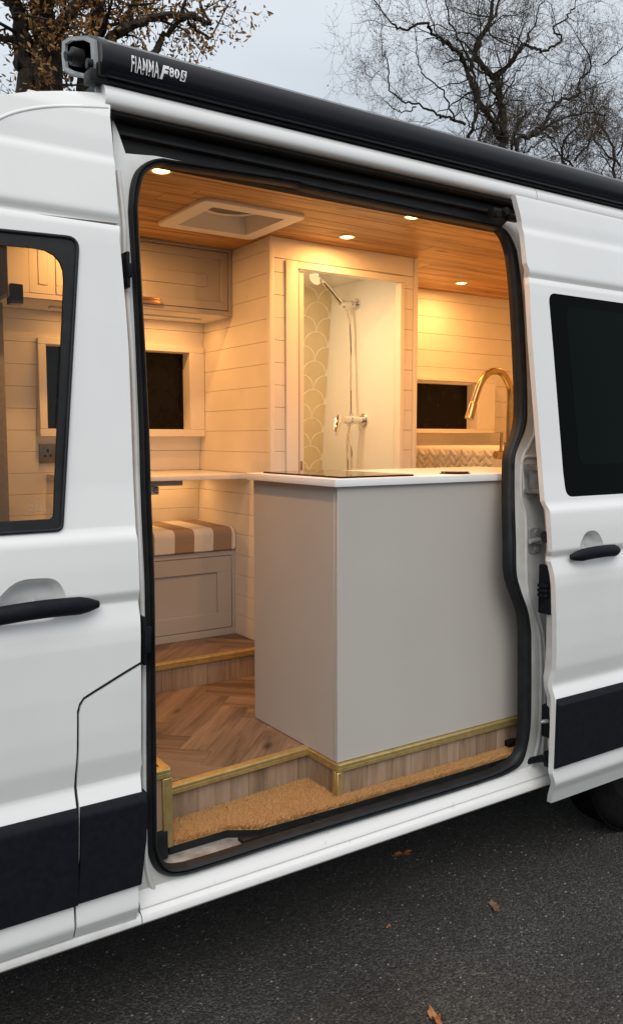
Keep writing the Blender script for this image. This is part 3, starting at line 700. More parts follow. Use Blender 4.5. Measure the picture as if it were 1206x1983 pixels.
lining_window(3.0, 3.640, 1.668, 1.948, .024, 1.700, 1.79, 3.79)
# near-side lining so that the inside is closed: above the doorway, rear of it and ahead of it
box("near_lining", (.6, .200, 2.36), (4.06, .215, 2.47), LINING, VAN)
box("near_lining", (2.42, .20, .40), (4.06, .215, 2.36), LINING, VAN)
box("near_lining", (.70, .175, .72), (.775, .215, 2.40), HEADL, VAN)
# cab seat-side pillar seen through the door glass
box("cab_pillar", (.70, 1.60, .70), (.868, 1.74, 2.40), HEADL, VAN, .02)

# ---- floors and steps
FZ, UZ = .589, .703
fl = box("floor", (.78, .32, FZ-.05), (1.83, 1.125, FZ-.005), JOINT, VAN)
keep = [(.917, .250), (1.481, .290), (1.829, .290), (1.829, 1.122), (.70, 1.122), (.70, .25)]
def herring(par, keep, z, W=.115, Ln=.46, org=(1.20, .60), name="floor_plank"):
    u, v = Vector((.7071, .7071)), Vector((-.7071, .7071)); O = Vector(org)
    for i in range(-9, 10):
        for j in range(-4, 5):
            # herringbone: staggered pairs of planks at right angles
            for kind in (0, 1):
                c = O+u*(i*W)+v*(i*W)*-1*0
                if kind == 0: a = O+u*(W*i+2*Ln*0+j*2*Ln*.5)+v*(W*i-j*2*Ln*.5); P = [a, a+u*Ln, a+u*Ln+v*W, a+v*W]; ang = math.pi/4
                else: a = O+u*(W*i+j*Ln-0)+v*(W*i-j*Ln+W); P = [a, a+u*W, a+u*W+v*Ln, a+v*Ln]; ang = 3*math.pi/4
                q = cut_poly([tuple(p) for p in P], keep)
                if not q: continue
                ar = abs(sum(q[k].x*q[(k+1) % len(q)].y-q[(k+1) % len(q)].x*q[k].y for k in range(len(q))))/2
                if ar < 2e-4: continue
                cx = sum((p for p in q), Vector((0, 0)))/len(q)
                bm = bmesh.new(); rot = Matrix.Rotation(-ang, 2)
                A = []; B = []
                for p in q:
                    l = rot @ (cx+(p-cx)*.9965-cx); A.append(bm.verts.new((l.x, l.y, 0))); B.append(bm.verts.new((l.x, l.y, -.004)))
                bm.faces.new(A)
                for k in range(len(A)): bm.faces.new((A[k], B[k], B[(k+1) % len(A)], A[(k+1) % len(A)]))
                bmesh.ops.recalc_face_normals(bm, faces=bm.faces)
                me = bpy.data.meshes.new(name); bm.to_mesh(me); bm.free(); me.materials.append(FLOORW)
                o = bpy.data.objects.new(name, me); COL.objects.link(o); o.parent = par
                b = wl(par); o.location = (cx.x-b.x, cx.y-b.y, z-b.z); o.rotation_euler = (0, 0, ang)
herring(fl, keep, FZ)
uf = box("upper_floor", (.2, 1.14, .62), (1.83, 1.83, UZ-.005), JOINT, VAN)
herring(uf, [(.3, 1.135), (1.829, 1.135), (1.829, 1.47), (.3, 1.47)], UZ, org=(1.36, 1.10))
cf_ = box("cab_floor", (-.6, .13, .62), (.905, 1.135, UZ-.005), JOINT, VAN)
herring(cf_, [(.70, .14), (.90, .14), (.90, 1.13), (.70, 1.13)], UZ, org=(.75, .40))
def nosing(a, b, z, n, parent, h=.026, dpt=.022, name="edge_trim"):
    """ridged metal step nosing from a to b (xy), n = outward direction, z = top"""
    a, b, n = Vector(a), Vector(b), Vector(n).normalized()
    sec = [(-dpt, .002), (-.004, .0025), (.002, .001), (.004, -.003), (.0037, -.010), (.0022, -.0110), (.0022, -.0120), (.0035, -.013), (.0035, -h+.002), (.001, -h), (-.002, -h), (-.002, -.004), (-dpt, -.002)]
    bm = bmesh.new(); A = [bm.verts.new((a.x+n.x*s, a.y+n.y*s, z+d)) for s, d in sec]; B = [bm.verts.new((b.x+n.x*s, b.y+n.y*s, z+d)) for s, d in sec]
    for i in range(len(sec)): j = (i+1) % len(sec); bm.faces.new((A[i], A[j], B[j], B[i]))
    bm.faces.new(A[::-1]); bm.faces.new(B); return bmob(name, bm, GOLDT, parent, 20)
def riser(a, b, z0, z1, n, parent, widths, seed=1):
    """upright boards from a to b"""
    a, b, n = Vector(a), Vector(b), Vector(n).normalized(); Lt = (b-a).length; d = (b-a)/Lt; t = 0; rg = random.Random(seed); k = 0
    while t < Lt-.001:
        w_ = min(widths*(.65+.7*rg.random()), Lt-t); 
        if Lt-t-w_ < .02: w_ = Lt-t
        p, q = a+d*(t+.0007), a+d*(t+w_-.0007); c = (p+q)/2
        bm = bmesh.new(); A = [bm.verts.new((x.x, x.y, z)) for x, z in ((p, z0), (q, z0), (q, z1), (p, z1))]
        B = [bm.verts.new((x.x-n.x*.006, x.y-n.y*.006, z)) for x, z in ((p, z0), (q, z0), (q, z1), (p, z1))]
        bm.faces.new(A)
        for i in range(4): bm.faces.new((A[i], A[(i+1) % 4], B[(i+1) % 4], B[i]))
        bmob("riser_board", bm, RISERW, parent); t += w_
MZ = .478
s1 = thing_ = box("step", (.80, .345, .43), (1.49, .36, FZ-.01), JOINT, VAN)
na, nb = (.918, .248), (1.481, .288)
nosing(na, nb, FZ+.002, (.07, -1), s1)
riser((.92, .262), (1.4825, .302), MZ-.02, FZ-.021, (.07, -1), s1, .10, 2)
# return of the step along the worktop unit
nosing((1.481, .290), (1.481, .118), FZ-.002, (-1, 0), s1)
riser((1.483, .312), (1.483, .120), MZ-.02, FZ-.025, (-1, 0), s1, .10, 3)
s2 = box("step", (.70, 1.135, .56), (1.83, 1.15, UZ-.008), JOINT, VAN)
nosing((.70, 1.124), (1.829, 1.124), UZ+.002, (0, -1), s2)
riser((.70, 1.128), (1.829, 1.128), FZ-.002, UZ-.021, (0, -1), s2, .105, 5)
# cab step pier at the left of the doorway
pr_ = box("cab_step", (.74, .135, .40), (.898, .18, UZ-.01), JOINT, VAN)
nosing((.70, .124), (.912, .124), UZ+.002, (0, -1), pr_)
nosing((.912, .124), (.912, 1.12), UZ+.002, (1, 0), pr_)
riser((.70, .128), (.889, .128), .530, UZ-.021, (0, -1), pr_, .30, 4)
box("corner_trim", (.888, .119, .478), (.917, .132, UZ-.0245), GOLDT, pr_, .002, 1)
box("corner_trim", (.906, .132, .478), (.917, .25, UZ-.0245), GOLDT, pr_, .002, 1)
box("rubber_edge", (.80, .115, .45), (.90, .15, .53), RUBBER, pr_, .004)
# worktop-unit plinth
s3 = box("plinth", (1.50, .145, .43), (2.60, .16, FZ-.01), JOINT, VAN)
nosing((1.481, .119), (2.45, .119), FZ-.002, (0, -1), s3)
riser((1.500, .126), (2.40, .126), MZ-.03, FZ-.025, (0, -1), s3, .085, 6)
box("corner_trim", (1.477, .116, MZ-.02), (1.502, .129, FZ-.0285), GOLDT, s3, .002, 1)
box("corner_trim", (1.477, .129, MZ-.02), (1.484, .145, FZ-.0285), GOLDT, s3, .001, 1)
# bare metal entry step under the mat
es_ = box("entry_step", (.79, .055, .395), (2.35, .40, .440), STEP, VAN, .004)
bm = bmesh.new(); bbox(bm, (1.12, .085, .437), (1.36, .12, .452), .003); bbox(bm, (1.365, .070, .437), (2.20, .098, .449), .003); bbox(bm, (1.95, .075, .437), (2.24, .10, .447), .003); bmob("tread_strip", bm, BLACKM, es_, 40)

# ================================================================== KITCHEN UNIT, HOB, TAP
KX, KY0, KY1 = 1.481, .125, .645
kc = thing("kitchen_unit", "tall plain taupe kitchen unit with a white worktop standing just inside the doorway", "kitchen unit", (1.9, .38, FZ))
box("end_panel", (KX, KY0+.0185, FZ+.002), (KX+.018, KY1, 1.467), TAUPE, kc, .0012, 1)
box("front_panel", (KX, KY0, FZ+.002), (2.62, KY0+.018, 1.467), TAUPE, kc, .0012, 1)
box("back_panel", (KX+.02, KY1-.03, FZ+.03), (2.62, KY1-.01, 1.465), TAUPE, kc)
box("worktop", (1.462, .112, 1.4675), (2.62, .668, 1.492), WORKT, kc, .003, 2)
hb = tag(box("hob", (1.50, .14, 1.4925), (1.80, .61, 1.498), HOBG, None, .0012, 1, loc=(1.65, .37, 1.4925)), "black glass hob lying flat on the white worktop", "hob")
pp = thing("popup_socket", "small black lid of a sunken socket on the worktop beside the hob", "socket lid", (2.04, .195, 1.492))
bm = bmesh.new(); bdisc(bm, (2.04, .200, 1.4922), (0, 0, 1), .050, .008, 32, bev=.002); bmob("lid", bm, HOBG, pp, 40)
bm = bmesh.new(); bdisc(bm, (2.04, .200, 1.4921), (0, 0, 1), .054, .002, 32); bmob("rim", bm, BLACKM, pp, 40)
# tap
TY = .36
def T(px, py, y=TY): return at(px, py, y=y)
tb = T(985, 900); t0 = Vector((T(984, 856).x+.003, TY, 1.492))
tap = thing("kitchen_tap", "tall brushed brass swan neck tap with a side lever on the worktop near the door", "tap", (t0.x, TY, 1.492))
sx = T(991-4, 800).x
bm = bmesh.new(); btube(bm, [(sx, TY, 1.492), (sx, TY, 1.60)], .0215, 20); bdisc(bm, (sx, TY, 1.492), (0, 0, 1), .026, .006, 20); bmob("tap_body", bm, BRASS, tap, 40)
pts = [T(987, 852), T(987, 800), T(986.5, 757), T(981, 735), T(971, 722), T(959, 718.5), T(946, 722), T(934, 735), T(926, 752), T(916, 782)]
pts[0] = Vector((sx, TY, 1.598)); pts[1].x = sx; pts[2].x = sx
tube("swan_neck", smooth_path(pts, 6), .0135, BRASS, tap, 16)
e0, e1 = T(916.5, 780), T(908, 811)
tube("spray_head", [e0, e0.lerp(e1, .1), e1], [.0138, .0165, .0172], BRASS, tap, 16)
lv0, lv1 = T(983, 881), T(959, 881)
bm = bmesh.new(); btube(bm, [(sx, TY, lv0.z), (lv1.x+.003, TY, lv1.z), (lv1.x, TY, lv1.z)], [.017, .017, .0145], 18); bmob("lever_barrel", bm, BRASS, tap, 40)
lz0, lz1 = T(969.5, 874), T(971, 838); bm = bmesh.new(); btube(bm, [lz0, lz1], [.0062, .0058], 10); bmob("lever", bm, BRASS, tap, 40)

# ================================================================== DINETTE: bench, cushion, table, cupboard, socket
BX0, BX1, BY = .95, 1.829, 1.432
bn = thing("bench_seat", "taupe bench base with a recessed panel door on the raised floor by the far wall", "bench", (1.4, 1.6, UZ))
def framed_front(par, x0, x1, z0, z1, y, dx0, dx1, dz0, dz1, ins, m, nm, knob=None):
    """face frame with an inset shaker door"""
    for a, b in (((x0, y, z1-(z1-dz1)), (x1, y+.02, z1)), ((x0, y, z0), (x1, y+.02, dz0)), ((x0, y, dz0), (dx0, y+.02, dz1)), ((dx1, y, dz0), (x1, y+.02, dz1))):
        box("face_frame", a, b, m, par, .0012, 1)
    g = .0028
    d = box(nm, (dx0+g, y+.010, dz0+g), (dx1-g, y+.020, dz1-g), m, par)
    for a, b in (((dx0+g, y+.001, dz1-ins), (dx1-g, y+.0095, dz1-g)), ((dx0+g, y+.001, dz0+g), (dx1-g, y+.0095, dz0+ins)), ((dx0+g, y+.001, dz0+ins), (dx0+ins, y+.0095, dz1-ins)), ((dx1-ins, y+.001, dz0+ins), (dx1-g, y+.0095, dz1-ins))):
        box("door_rail", a, b, m, d, .0012, 1)
    return d
c_tr, c_br = at(448.7, 1073.6, y=BY), at(448, 1214.5, y=BY); c_tl = at(299, 1087, y=BY)
framed_front(bn, BX0, BX1, UZ, 1.100, BY, .985, c_tr.x, c_br.z, c_tr.z-.002, .075, TAUPE2, "bench_door")
box("carcass", (BX0, BY+.02, UZ), (BX1, WY(.9)-.002, 1.097), TAUPE2, bn)
bm = bmesh.new(); csn = rounded([(BY-.012, 1.102), (BY-.018, 1.207), (WY(1.2)-.004, 1.212), (WY(1.2)-.004, 1.102)], [.008, .035, .02, .008], 6)
A = [bm.verts.new((BX0+.01, a, b)) for a, b in csn]; B = [bm.verts.new((BX1-.004, a, b)) for a, b in csn]
for i in range(len(A)): j = (i+1) % len(A); bm.faces.new((A[i], A[j], B[j], B[i]))
bm.faces.new(A[::-1]); bm.faces.new(B)
bmesh.ops.bevel(bm, geom=[e_ for e_ in bm.edges if abs(e_.verts[0].co.x-e_.verts[1].co.x) < 1e-6 and len(e_.link_faces) == 2], offset=.010, segments=3, affect='EDGES')
tag(bmob("seat_cushion", bm, STRIPE, None, 50, loc=(1.4, 1.6, 1.101)), "brown and cream striped seat cushion lying on the taupe bench", "cushion")
tb_ = thing("dinette_table", "white table top fixed to the far wall above the striped bench cushion", "table", (1.4, 1.53, 1.43))
box("table_top", (1.075, 1.283, 1.4365), (1.822, WY(1.45)-.002, 1.457), WORKT, tb_, .003, 2)
u0, u1 = at(294, 934, y=1.33), at(353, 932, y=1.33)
box("support_rail", (1.12, 1.325, 1.413), (u1.x, 1.36, 1.436), SILVER, tb_, .002, 1)
h0, h1 = at(294, 940, y=1.31), at(309, 958, y=1.31)
us = thing("usb_socket", "small grey charging socket box hanging below the table rail", "socket", ((h0.x+h1.x)/2, 1.33, h1.z))
box("housing", (h0.x-.04, 1.315, h1.z), (h1.x, 1.36, 1.412), SILVER, us, .002, 1)
bm = bmesh.new(); c_ = at(302.5, 949, y=1.315); btube(bm, [(c_.x+.011*math.cos(t), 1.3135, c_.z+.011*math.sin(t)) for t in [math.pi*(.25+1.5*i/10) for i in range(11)]], .0018, 6); bdisc(bm, (c_.x, 1.3155, c_.z), (0, -1, 0), .0035, .002, 8); bmob("port", bm, BLACKM, us, 40)
# overhead cupboard
CY = 1.435
oc = thing("overhead_cupboard", "long taupe overhead cupboard with recessed panel doors under the timber ceiling", "cupboard", (1.35, 1.6, 2.166))
dR0, dR1 = at(442, 489, y=CY), at(443, 603, y=CY)
d1 = framed_front(oc, .845, 1.829, 2.166, CZ-.001, CY, 1.03, 1.808, 2.186, 2.446, .037, TAUPE2, "cupboard_door")
ii = [at(402, 530, y=CY), at(402, 555, y=CY)]
box("centre_panel", (1.135, CY+.0065, ii[1].z), (ii[0].x, CY+.012, ii[0].z), TAUPE2, d1, .002, 1)
hd = at(290, 583, y=CY)
bm = bmesh.new(); bbox(bm, (hd.x-.045, CY-.012, hd.z-.012), (hd.x+.045, CY, hd.z+.010), .004, 2); bbox(bm, (hd.x-.05, CY-.002, hd.z+.009), (hd.x+.05, CY+.001, hd.z+.018), .001); bmob("cup_pull", bm, RUST, d1, 40)
dA, dB = at(55.5, 532, y=CY), at(74, 519, y=CY)
box("side_door", (dA.x, CY-.001, 2.186), (1.022, CY+.004, 2.400), TAUPE2, oc, .002, 1)
box("side_door_panel", (dA.x+.036, CY-.004, 2.222), (1.0, CY-.0015, 2.37), TAUPE2, oc, .002, 1)
box("carcass", (.845, CY+.02, 2.1655), (1.829, 1.80, 2.181), LINTRIM, oc)
box("carcass_end", (.846, CY+.02, 2.182), (.866, 1.72, 2.45), TAUPE2, oc)
# lamp strip under the cupboard, over the window
# mains socket on the far wall
sk0, sk1 = at(76, 860, y=WY(1.54)-.012), at(104, 897, y=WY(1.54)-.012)
ms = thing("mains_socket", "bronze twin wall socket on the boards below the far window", "socket", ((sk0.x+sk1.x)/2+.03, WY(1.54), sk1.z))
wy = WY(1.54)
box("plate", (sk0.x, wy-.014, sk1.z), (sk0.x+.146, wy-.001, sk0.z), mottled("bronze_plate", (.15, .115, .08), (.20, .15, .10), 30., .35, metal=.7), ms, .003, 2)
bm = bmesh.new()
for cx in (sk0.x+.036, sk0.x+.11):
    zc = (sk0.z+sk1.z)/2
    bbox(bm, (cx-.0045, wy-.016, zc+.006), (cx+.0045, wy-.013, zc+.022)); bbox(bm, (cx-.019, wy-.016, zc-.014), (cx-.006, wy-.013, zc-.004)); bbox(bm, (cx+.006, wy-.016, zc-.014), (cx+.019, wy-.013, zc-.004))
bmob("pin_holes", bm, BLACKM, ms)
p = at(33, 567, y=1.435)
spk = tag(box("cab_speaker", (p.x-.028, CY-.01, 2.139), (p.x+.022, CY+.05, 2.215), HOBG, None, .003, 1, loc=(p.x, CY+.02, 2.139)), "small square black panel beside the overhead cupboard, seen through the cab door glass", "speaker")

# ================================================================== SHOWER CUBICLE
QX0, QX1, QY = 1.83, 2.64, 1.108
OX0, OX1, OZ = 1.978, 2.534, 2.338
sh = thing("shower_cubicle", "cream boarded shower cubicle with an open doorway showing its tiled inside", "shower", (2.2, 1.4, UZ))
# left side: boards, reaching from the corner trim to the leaning wall
for z0, z1 in rows(UZ, CZ-.001):
    bm = bmesh.new(); g = .0007; P = [(QX0, QY+.018, z0+g), (QX0, WY(z0)+.02, z0+g), (QX0, WY(z1)+.02, z1-g), (QX0, QY+.018, z1-g)]
    A = [bm.verts.new(p) for p in P]; B = [bm.verts.new((p[0]+.010, p[1], p[2])) for p in P]; bm.faces.new(A)
    for i in range(4): bm.faces.new((A[i], A[(i+1) % 4], B[(i+1) % 4], B[i]))
    bmesh.ops.bevel(bm, geom=[e_ for e_ in bm.edges if e_.verts[0] in A and e_.verts[1] in A], offset=.0011, segments=1, affect='EDGES')
    bmob("side_board", bm, LINING, sh)
box("side_backing", (QX0+.006, QY+.02, UZ), (QX0+.03, 1.80, CZ-.001), JOINT, sh)
box("corner_post", (QX0-.004, QY-.006, FZ), (QX0+.018, QY+.0175, CZ-.001), LINTRIM, sh, .002, 2)
box("corner_post", (QX1-.022, QY-.006, FZ), (QX1+.002, QY+.0175, CZ-.001), LINTRIM, sh, .002, 2)
FX0, FX1, FZT = 1.905, 2.556, 2.368
for xa, xb in ((QX0+.019, FX0-.001), (FX1+.001, QX1-.023)):
    for z0, z1 in rows(UZ-.09, 2.372):
        bm = bmesh.new(); bbox(bm, (xa, QY, z0+.0007), (xb, QY+.012, min(z1, 2.372)-.0007), .0016, 1); bmob("front_board", bm, LINING, sh)
    box("front_backing", (xa-.005, QY+.008, FZ), (xb+.005, QY+.03, 2.40), JOINT, sh)
box("head_panel", (QX0+.019, QY, 2.3735), (QX1-.023, QY+.02, CZ-.001), LINING, sh, .0015, 1)
box("frame_stile", (FX0, QY-.010, FZ), (OX0-.012, QY+.03, FZT), LINTRIM, sh, .003, 2)
box("frame_stile", (OX1, QY-.010, FZ), (FX1, QY+.03, OZ-.001), LINTRIM, sh, .003, 2)
box("frame_rail", (OX0-.0115, QY-.009, OZ), (FX1-.001, QY+.03, FZT-.001), LINTRIM, sh, .002, 1)
box("door_track", (OX0-.011, QY+.005, FZ), (OX0+.004, QY+.05, OZ-.001), TAUPE2, sh)
box("door_leaf", (OX0+.005, QY+.012, FZ), (OX0+.030, QY+.04, OZ-.010), LINTRIM, sh, .002, 1)
bm = bmesh.new(); bbox(bm, (OX0+.012, QY+.007, 1.475), (OX0+.02, QY+.012, 1.49), .001); bbox(bm, (OX0+.013, QY+.004, 1.488), (OX0+.018, QY+.012, 1.515), .001); bmob("door_catch", bm, RUST, sh)
# inside: right-hand wall, ceiling, tiled far wall
RX = 2.575
bm = bmesh.new(); bbox(bm, (RX, QY+.021, FZ), (RX+.02, 1.83, 2.44)); bmob("right_panel", bm, SHOWERW, sh)
box("shower_ceiling", (QX0+.035, QY+.031, 2.405), (RX-.001, 1.80, 2.43), SHOWERW, sh)
box("inner_left_panel", (QX0+.031, QY+.031, FZ), (QX0+.04, 1.80, 2.404), SHOWERW, sh)
box("cubicle_rear_side", (QX1-.03, QY+.02, FZ), (QX1-.001, 1.83, CZ-.001), LINING, sh)
TWY = lambda z: 1.80-.0985*(z-1.45)
bm = bmesh.new(); P = [(QX0+.04, TWY(.7)+.004, .7), (RX-.001, TWY(.7)+.004, .7), (RX-.001, TWY(2.44)+.004, 2.44), (QX0+.04, TWY(2.44)+.004, 2.44)]
A = [bm.verts.new(p) for p in P]; bm.faces.new(A); tw = bmob("tiled_wall", bm, GROUT, sh)
TW_, k = .150, 0
ZT = 1.20
row = 0
tiles_me = {}
while ZT+row*TW_/2 < 2.42:
    zc = ZT+row*TW_/2
    for i in range(6):
        xc = RX-.012-TW_*i-(TW_/2 if row % 2 else 0)+TW_*.5
        r = TW_/2; gp = .0030
        # fan: round top, two hollow shoulders meeting in a foot
        P = [(r*math.cos(t), r*math.sin(t)) for t in [math.pi*q/12 for q in range(13)]]
        P += [(-r+r*math.cos(t), -r+r*math.sin(t)) for t in [math.pi/2-math.pi/2*q/6 for q in range(1, 7)]]
        P += [(r+r*math.cos(t), -r+r*math.sin(t)) for t in [math.pi-math.pi/2*q/6 for q in range(1, 6)]]
        Q = []
        for a_, b_ in P:
            l = math.hypot(a_, b_+.15*r); a2, b2 = a_*(1-gp/l), b_-(b_+.15*r)*gp/l
            Q.append((min(xc+a2, RX-.004), zc+b2))
        if max(q[0] for q in Q)-min(q[0] for q in Q) < .02 or max(q[0] for q in Q) < 2.30: continue
        bm = bmesh.new(); A = [bm.verts.new((x, TWY(z)+.0032, z)) for x, z in Q]
        try: bm.faces.new(A)
        except ValueError: bm.free(); continue
        bmesh.ops.remove_doubles(bm, verts=bm.verts, dist=1e-5)
        r_ = bmesh.ops.extrude_edge_only(bm, edges=bm.edges[:])
        for g_ in r_['geom']:
            if isinstance(g_, bmesh.types.BMVert): g_.co.y += .0012
        bmob("tile", bm, TILE, tw)
    row += 1
# shower fittings on the right-hand panel
hp, mp_ = at(692, 589, x=RX), at(705, 813, x=RX)
ss = thing("shower_set", "chrome hand shower on its holder with hose and lever mixer on the white panel", "shower fitting", (RX, hp.y, mp_.z))
def onx(px, py, off): return at(px, py, x=RX-off)
bm = bmesh.new(); bdisc(bm, hp, (-1, 0, 0), .028, .012, 24, bev=.004); btube(bm, [hp, (RX-.06, hp.y, hp.z)], .012, 14); bdisc(bm, (RX-.025, hp.y, hp.z), (-1, 0, 0), .017, .012, 16); bmob("holder", bm, CHROME, ss, 40)
q0 = Vector((RX-.072, hp.y, hp.z)); ah = at(663, 587, y=q0.y)
bm = bmesh.new(); btube(bm, [(RX-.05, hp.y, hp.z), ah], .014, 14); bdisc(bm, ah+Vector((.005, 0, 0)), (-1, 0, 0), .018, .02, 16); bmob("holder_arm", bm, CHROME, ss, 40)
he = at(626, 544, y=q0.y-.02); hh = at(613, 536, y=q0.y-.03); lowh = at(667, 592, y=q0.y)
tube("handset", smooth_path([lowh, ah.lerp(he, .4), he], 6), [.0125]*6+[.0115]*6+[.013], CHROME, ss, 14)
hd_ = (hh-he).normalized(); dn = Vector((-.80, -.12, -.58)).normalized()
bm = bmesh.new(); bdisc(bm, hh-dn*.012, dn, .022, .016, 24, r2=.036); bdisc(bm, hh+dn*.0035, dn, .036, .012, 24, bev=.003); btube(bm, [he, hh], [.013, .016], 12); bmob("shower_head", bm, CHROME, ss, 40)
hose = [lowh, at(672, 604, y=hp.y), at(677, 632, y=hp.y), at(679, 693, y=hp.y-.01), at(679, 760, y=hp.y-.02), at(679, 800, y=mp_.y+.01)]
tube("hose", smooth_path(hose, 8), .0068, CHROME, ss, 8)
bm = bmesh.new(); bdisc(bm, mp_, (-1, 0, 0), .033, .012, 24, bev=.004); btube(bm, [mp_, (RX-.055, mp_.y, mp_.z)], .016, 16); mb0 = at(663, 812, y=mp_.y)
btube(bm, [(RX-.05, mp_.y, mp_.z), (mb0.x+.01, mp_.y, mb0.z)], .021, 18); bdisc(bm, (RX-.075, mp_.y, mp_.z), (-1, 0, 0), .025, .012, 18)
btube(bm, [at(679, 800, y=mp_.y), at(679, 822, y=mp_.y)], .013, 12); bmob("mixer_body", bm, CHROME, ss, 40)
lv = [at(657, 806, y=mp_.y-.02), at(653, 822, y=mp_.y-.035), at(650.5, 843, y=mp_.y-.05)]
bm = bmesh.new(); btube(bm, [(mb0.x+.02, mp_.y, mb0.z), (mb0.x-.004, mp_.y-.004, mb0.z)], [.022, .020], 18); btube(bm, smooth_path(lv, 5), [.018, .019, .019, .019, .018, .018, .017, .016, .015, .013, .008], 12, True, .42, up=(1, 0, .2)); bmob("lever", bm, CHROME, ss, 40)
tube("hose", smooth_path([at(677, 822, y=mp_.y), at(673, 850, y=mp_.y), at(673, 885, y=mp_.y), at(675, 960, y=mp_.y)], 6), .0068, CHROME, ss, 8)
tube("hose", smooth_path([at(674, 822, y=mp_.y+.01), at(679, 860, y=mp_.y+.01), at(681, 900, y=mp_.y+.01), at(679, 960, y=mp_.y)], 6), .0062, CHROME, ss, 8)

# ================================================================== ROOF VENT AND DOWNLIGHTS
rv = thing("roof_vent", "square cream roof vent frame with a dark mesh disc set in the timber ceiling", "roof vent", (1.57, .965, CZ))
vo = rounded([(1.352, .752), (1.786, .752), (1.786, 1.182), (1.352, 1.182)], .035, 5); vi = rounded([(1.418, .816), (1.722, .816), (1.722, 1.118), (1.418, 1.118)], .008, 5)
bm = bmesh.new(); zt = CZ-.012
def ringz(P, z): return [bm.verts.new((a, b, z)) for a, b in P]
Rg = [ringz(vo, CZ-.0002), ringz(vo, zt+.004), ringz([(a+(1.57-a)*.012, b+(.965-b)*.012) for a, b in vo], zt), ringz(vi, zt), ringz(vi, zt+.006), ringz([(a+(1.57-a)*.05, b+(.965-b)*.05) for a, b in vi], CZ+.12)]
for a, b in zip(Rg, Rg[1:]):
    for j in range(len(a)): bm.faces.new((a[j], a[(j+1) % len(a)], b[(j+1) % len(a)], b[j]))
bmob("vent_frame", bm, VENTP, rv, 40)
box("vent_lid", (1.36, .76, CZ+.118), (1.78, 1.17, CZ+.126), VENTP, rv)
bm = bmesh.new(); bdisc(bm, (1.57, .940, CZ+.052), (0, 0, -1), .120, .010, 40); bmob("mesh_disc", bm, VENTD, rv, 40)
bm = bmesh.new(); btube(bm, [(1.57+.123*math.cos(2*math.pi*i/40), .940+.123*math.sin(2*math.pi*i/40), CZ+.043) for i in range(41)], .007, 8, False); bmob("disc_rim", bm, VENTP, rv, 60)
LAMPW = 4.6
def downlight(p, label, z=CZ, k=1.0, colr=(1.0, .46, .135)):
    t = thing("downlight", label, "downlight", (p[0], p[1], z), "lit ceiling downlights in the van")
    bm = bmesh.new(); n = 28; R_ = []
    for r, d in ((.037, 0.), (.036, -.004), (.030, -.0055), (.027, -.003)): R_.append([bm.verts.new((p[0]+r*math.cos(2*math.pi*i/n), p[1]+r*math.sin(2*math.pi*i/n), z+d)) for i in range(n)])
    for a, b in zip(R_, R_[1:]):
        for j in range(n): bm.faces.new((a[j], a[(j+1) % n], b[(j+1) % n], b[j]))
    bmob("lamp_ring", bm, LAMPRING, t, 60)
    bm = bmesh.new(); R_ = [[bm.verts.new((p[0]+r*math.cos(2*math.pi*i/n), p[1]+r*math.sin(2*math.pi*i/n), z+d)) for i in range(n)] for r, d in ((.0275, -.003), (.020, -.0065), (.010, -.008))]
    for a, b in zip(R_, R_[1:]):
        for j in range(n): bm.faces.new((a[j], a[(j+1) % n], b[(j+1) % n], b[j]))
    bm.faces.new(R_[-1]); bmob("diffuser", bm, LAMPE, t, 60)
    l = bpy.data.lights.new("lamp", 'AREA'); l.shape = 'DISK'; l.size = .045; l.energy = LAMPW*k; l.color = colr
    o = bpy.data.objects.new("lamp_light", l); COL.objects.link(o); o.parent = t; o.location = (0, 0, -.011)
downlight((1.107, .563), "lit downlight in the timber ceiling at the top left corner of the doorway", CZ, 1.3)
downlight((2.108, .941), "lit downlight in the timber ceiling just above the shower doorway", CZ, .55)
downlight((1.10, 1.22), "lit downlight near the overhead cupboard, hidden behind the door pillar", CZ, 1.25)
downlight((3.20, .62), "added fill downlight over the near side of the bed, unseen behind the rear pillar")  # extra unseen lamp, added to even out the glow at the rear
downlight((2.127, .544), "lit downlight in the timber ceiling between the shower and the sliding door track")
downlight((3.245, 1.444), "lit downlight in the timber ceiling above the bed and its dark window")
downlight((2.02, 1.30), "lit downlight inside the shower cubicle, glinting beside the chrome shower head", 2.404, .8, (1.0, .70, .40))
ledp = (1.40, 1.60)
led = thing("strip_light", "slim lit strip under the overhead cupboard washing the boards above the window", "light", (1.40, 1.60, 2.165))
box("strip_housing", (1.05, 1.585, 2.157), (1.75, 1.615, 2.1652), LAMPRING, led, .002, 1)
l = bpy.data.lights.new("lamp", 'AREA'); l.shape = 'RECTANGLE'; l.size = .68; l.size_y = .02; l.energy = 1.6; l.color = (1.0, .46, .135)
o = bpy.data.objects.new("lamp_light", l); COL.objects.link(o); o.parent = led; o.location = (0, 0, -.010)

table_fill = thing("strip_light", "added fill strip under the table top washing the bench wall", "light", (1.45, 1.70, 1.435))  # added unseen lamp, brightens the wall and bench below the table
box("strip_housing", (1.12, 1.70, 1.4285), (1.78, 1.72, 1.4362), LAMPRING, table_fill, .002, 1)
l = bpy.data.lights.new("lamp", 'AREA'); l.shape = 'RECTANGLE'; l.size = .64; l.size_y = .02; l.energy = .8; l.color = (1.0, .50, .17)
o = bpy.data.objects.new("lamp_light", l); COL.objects.link(o); o.parent = table_fill; o.location = (0, .01, -.009)

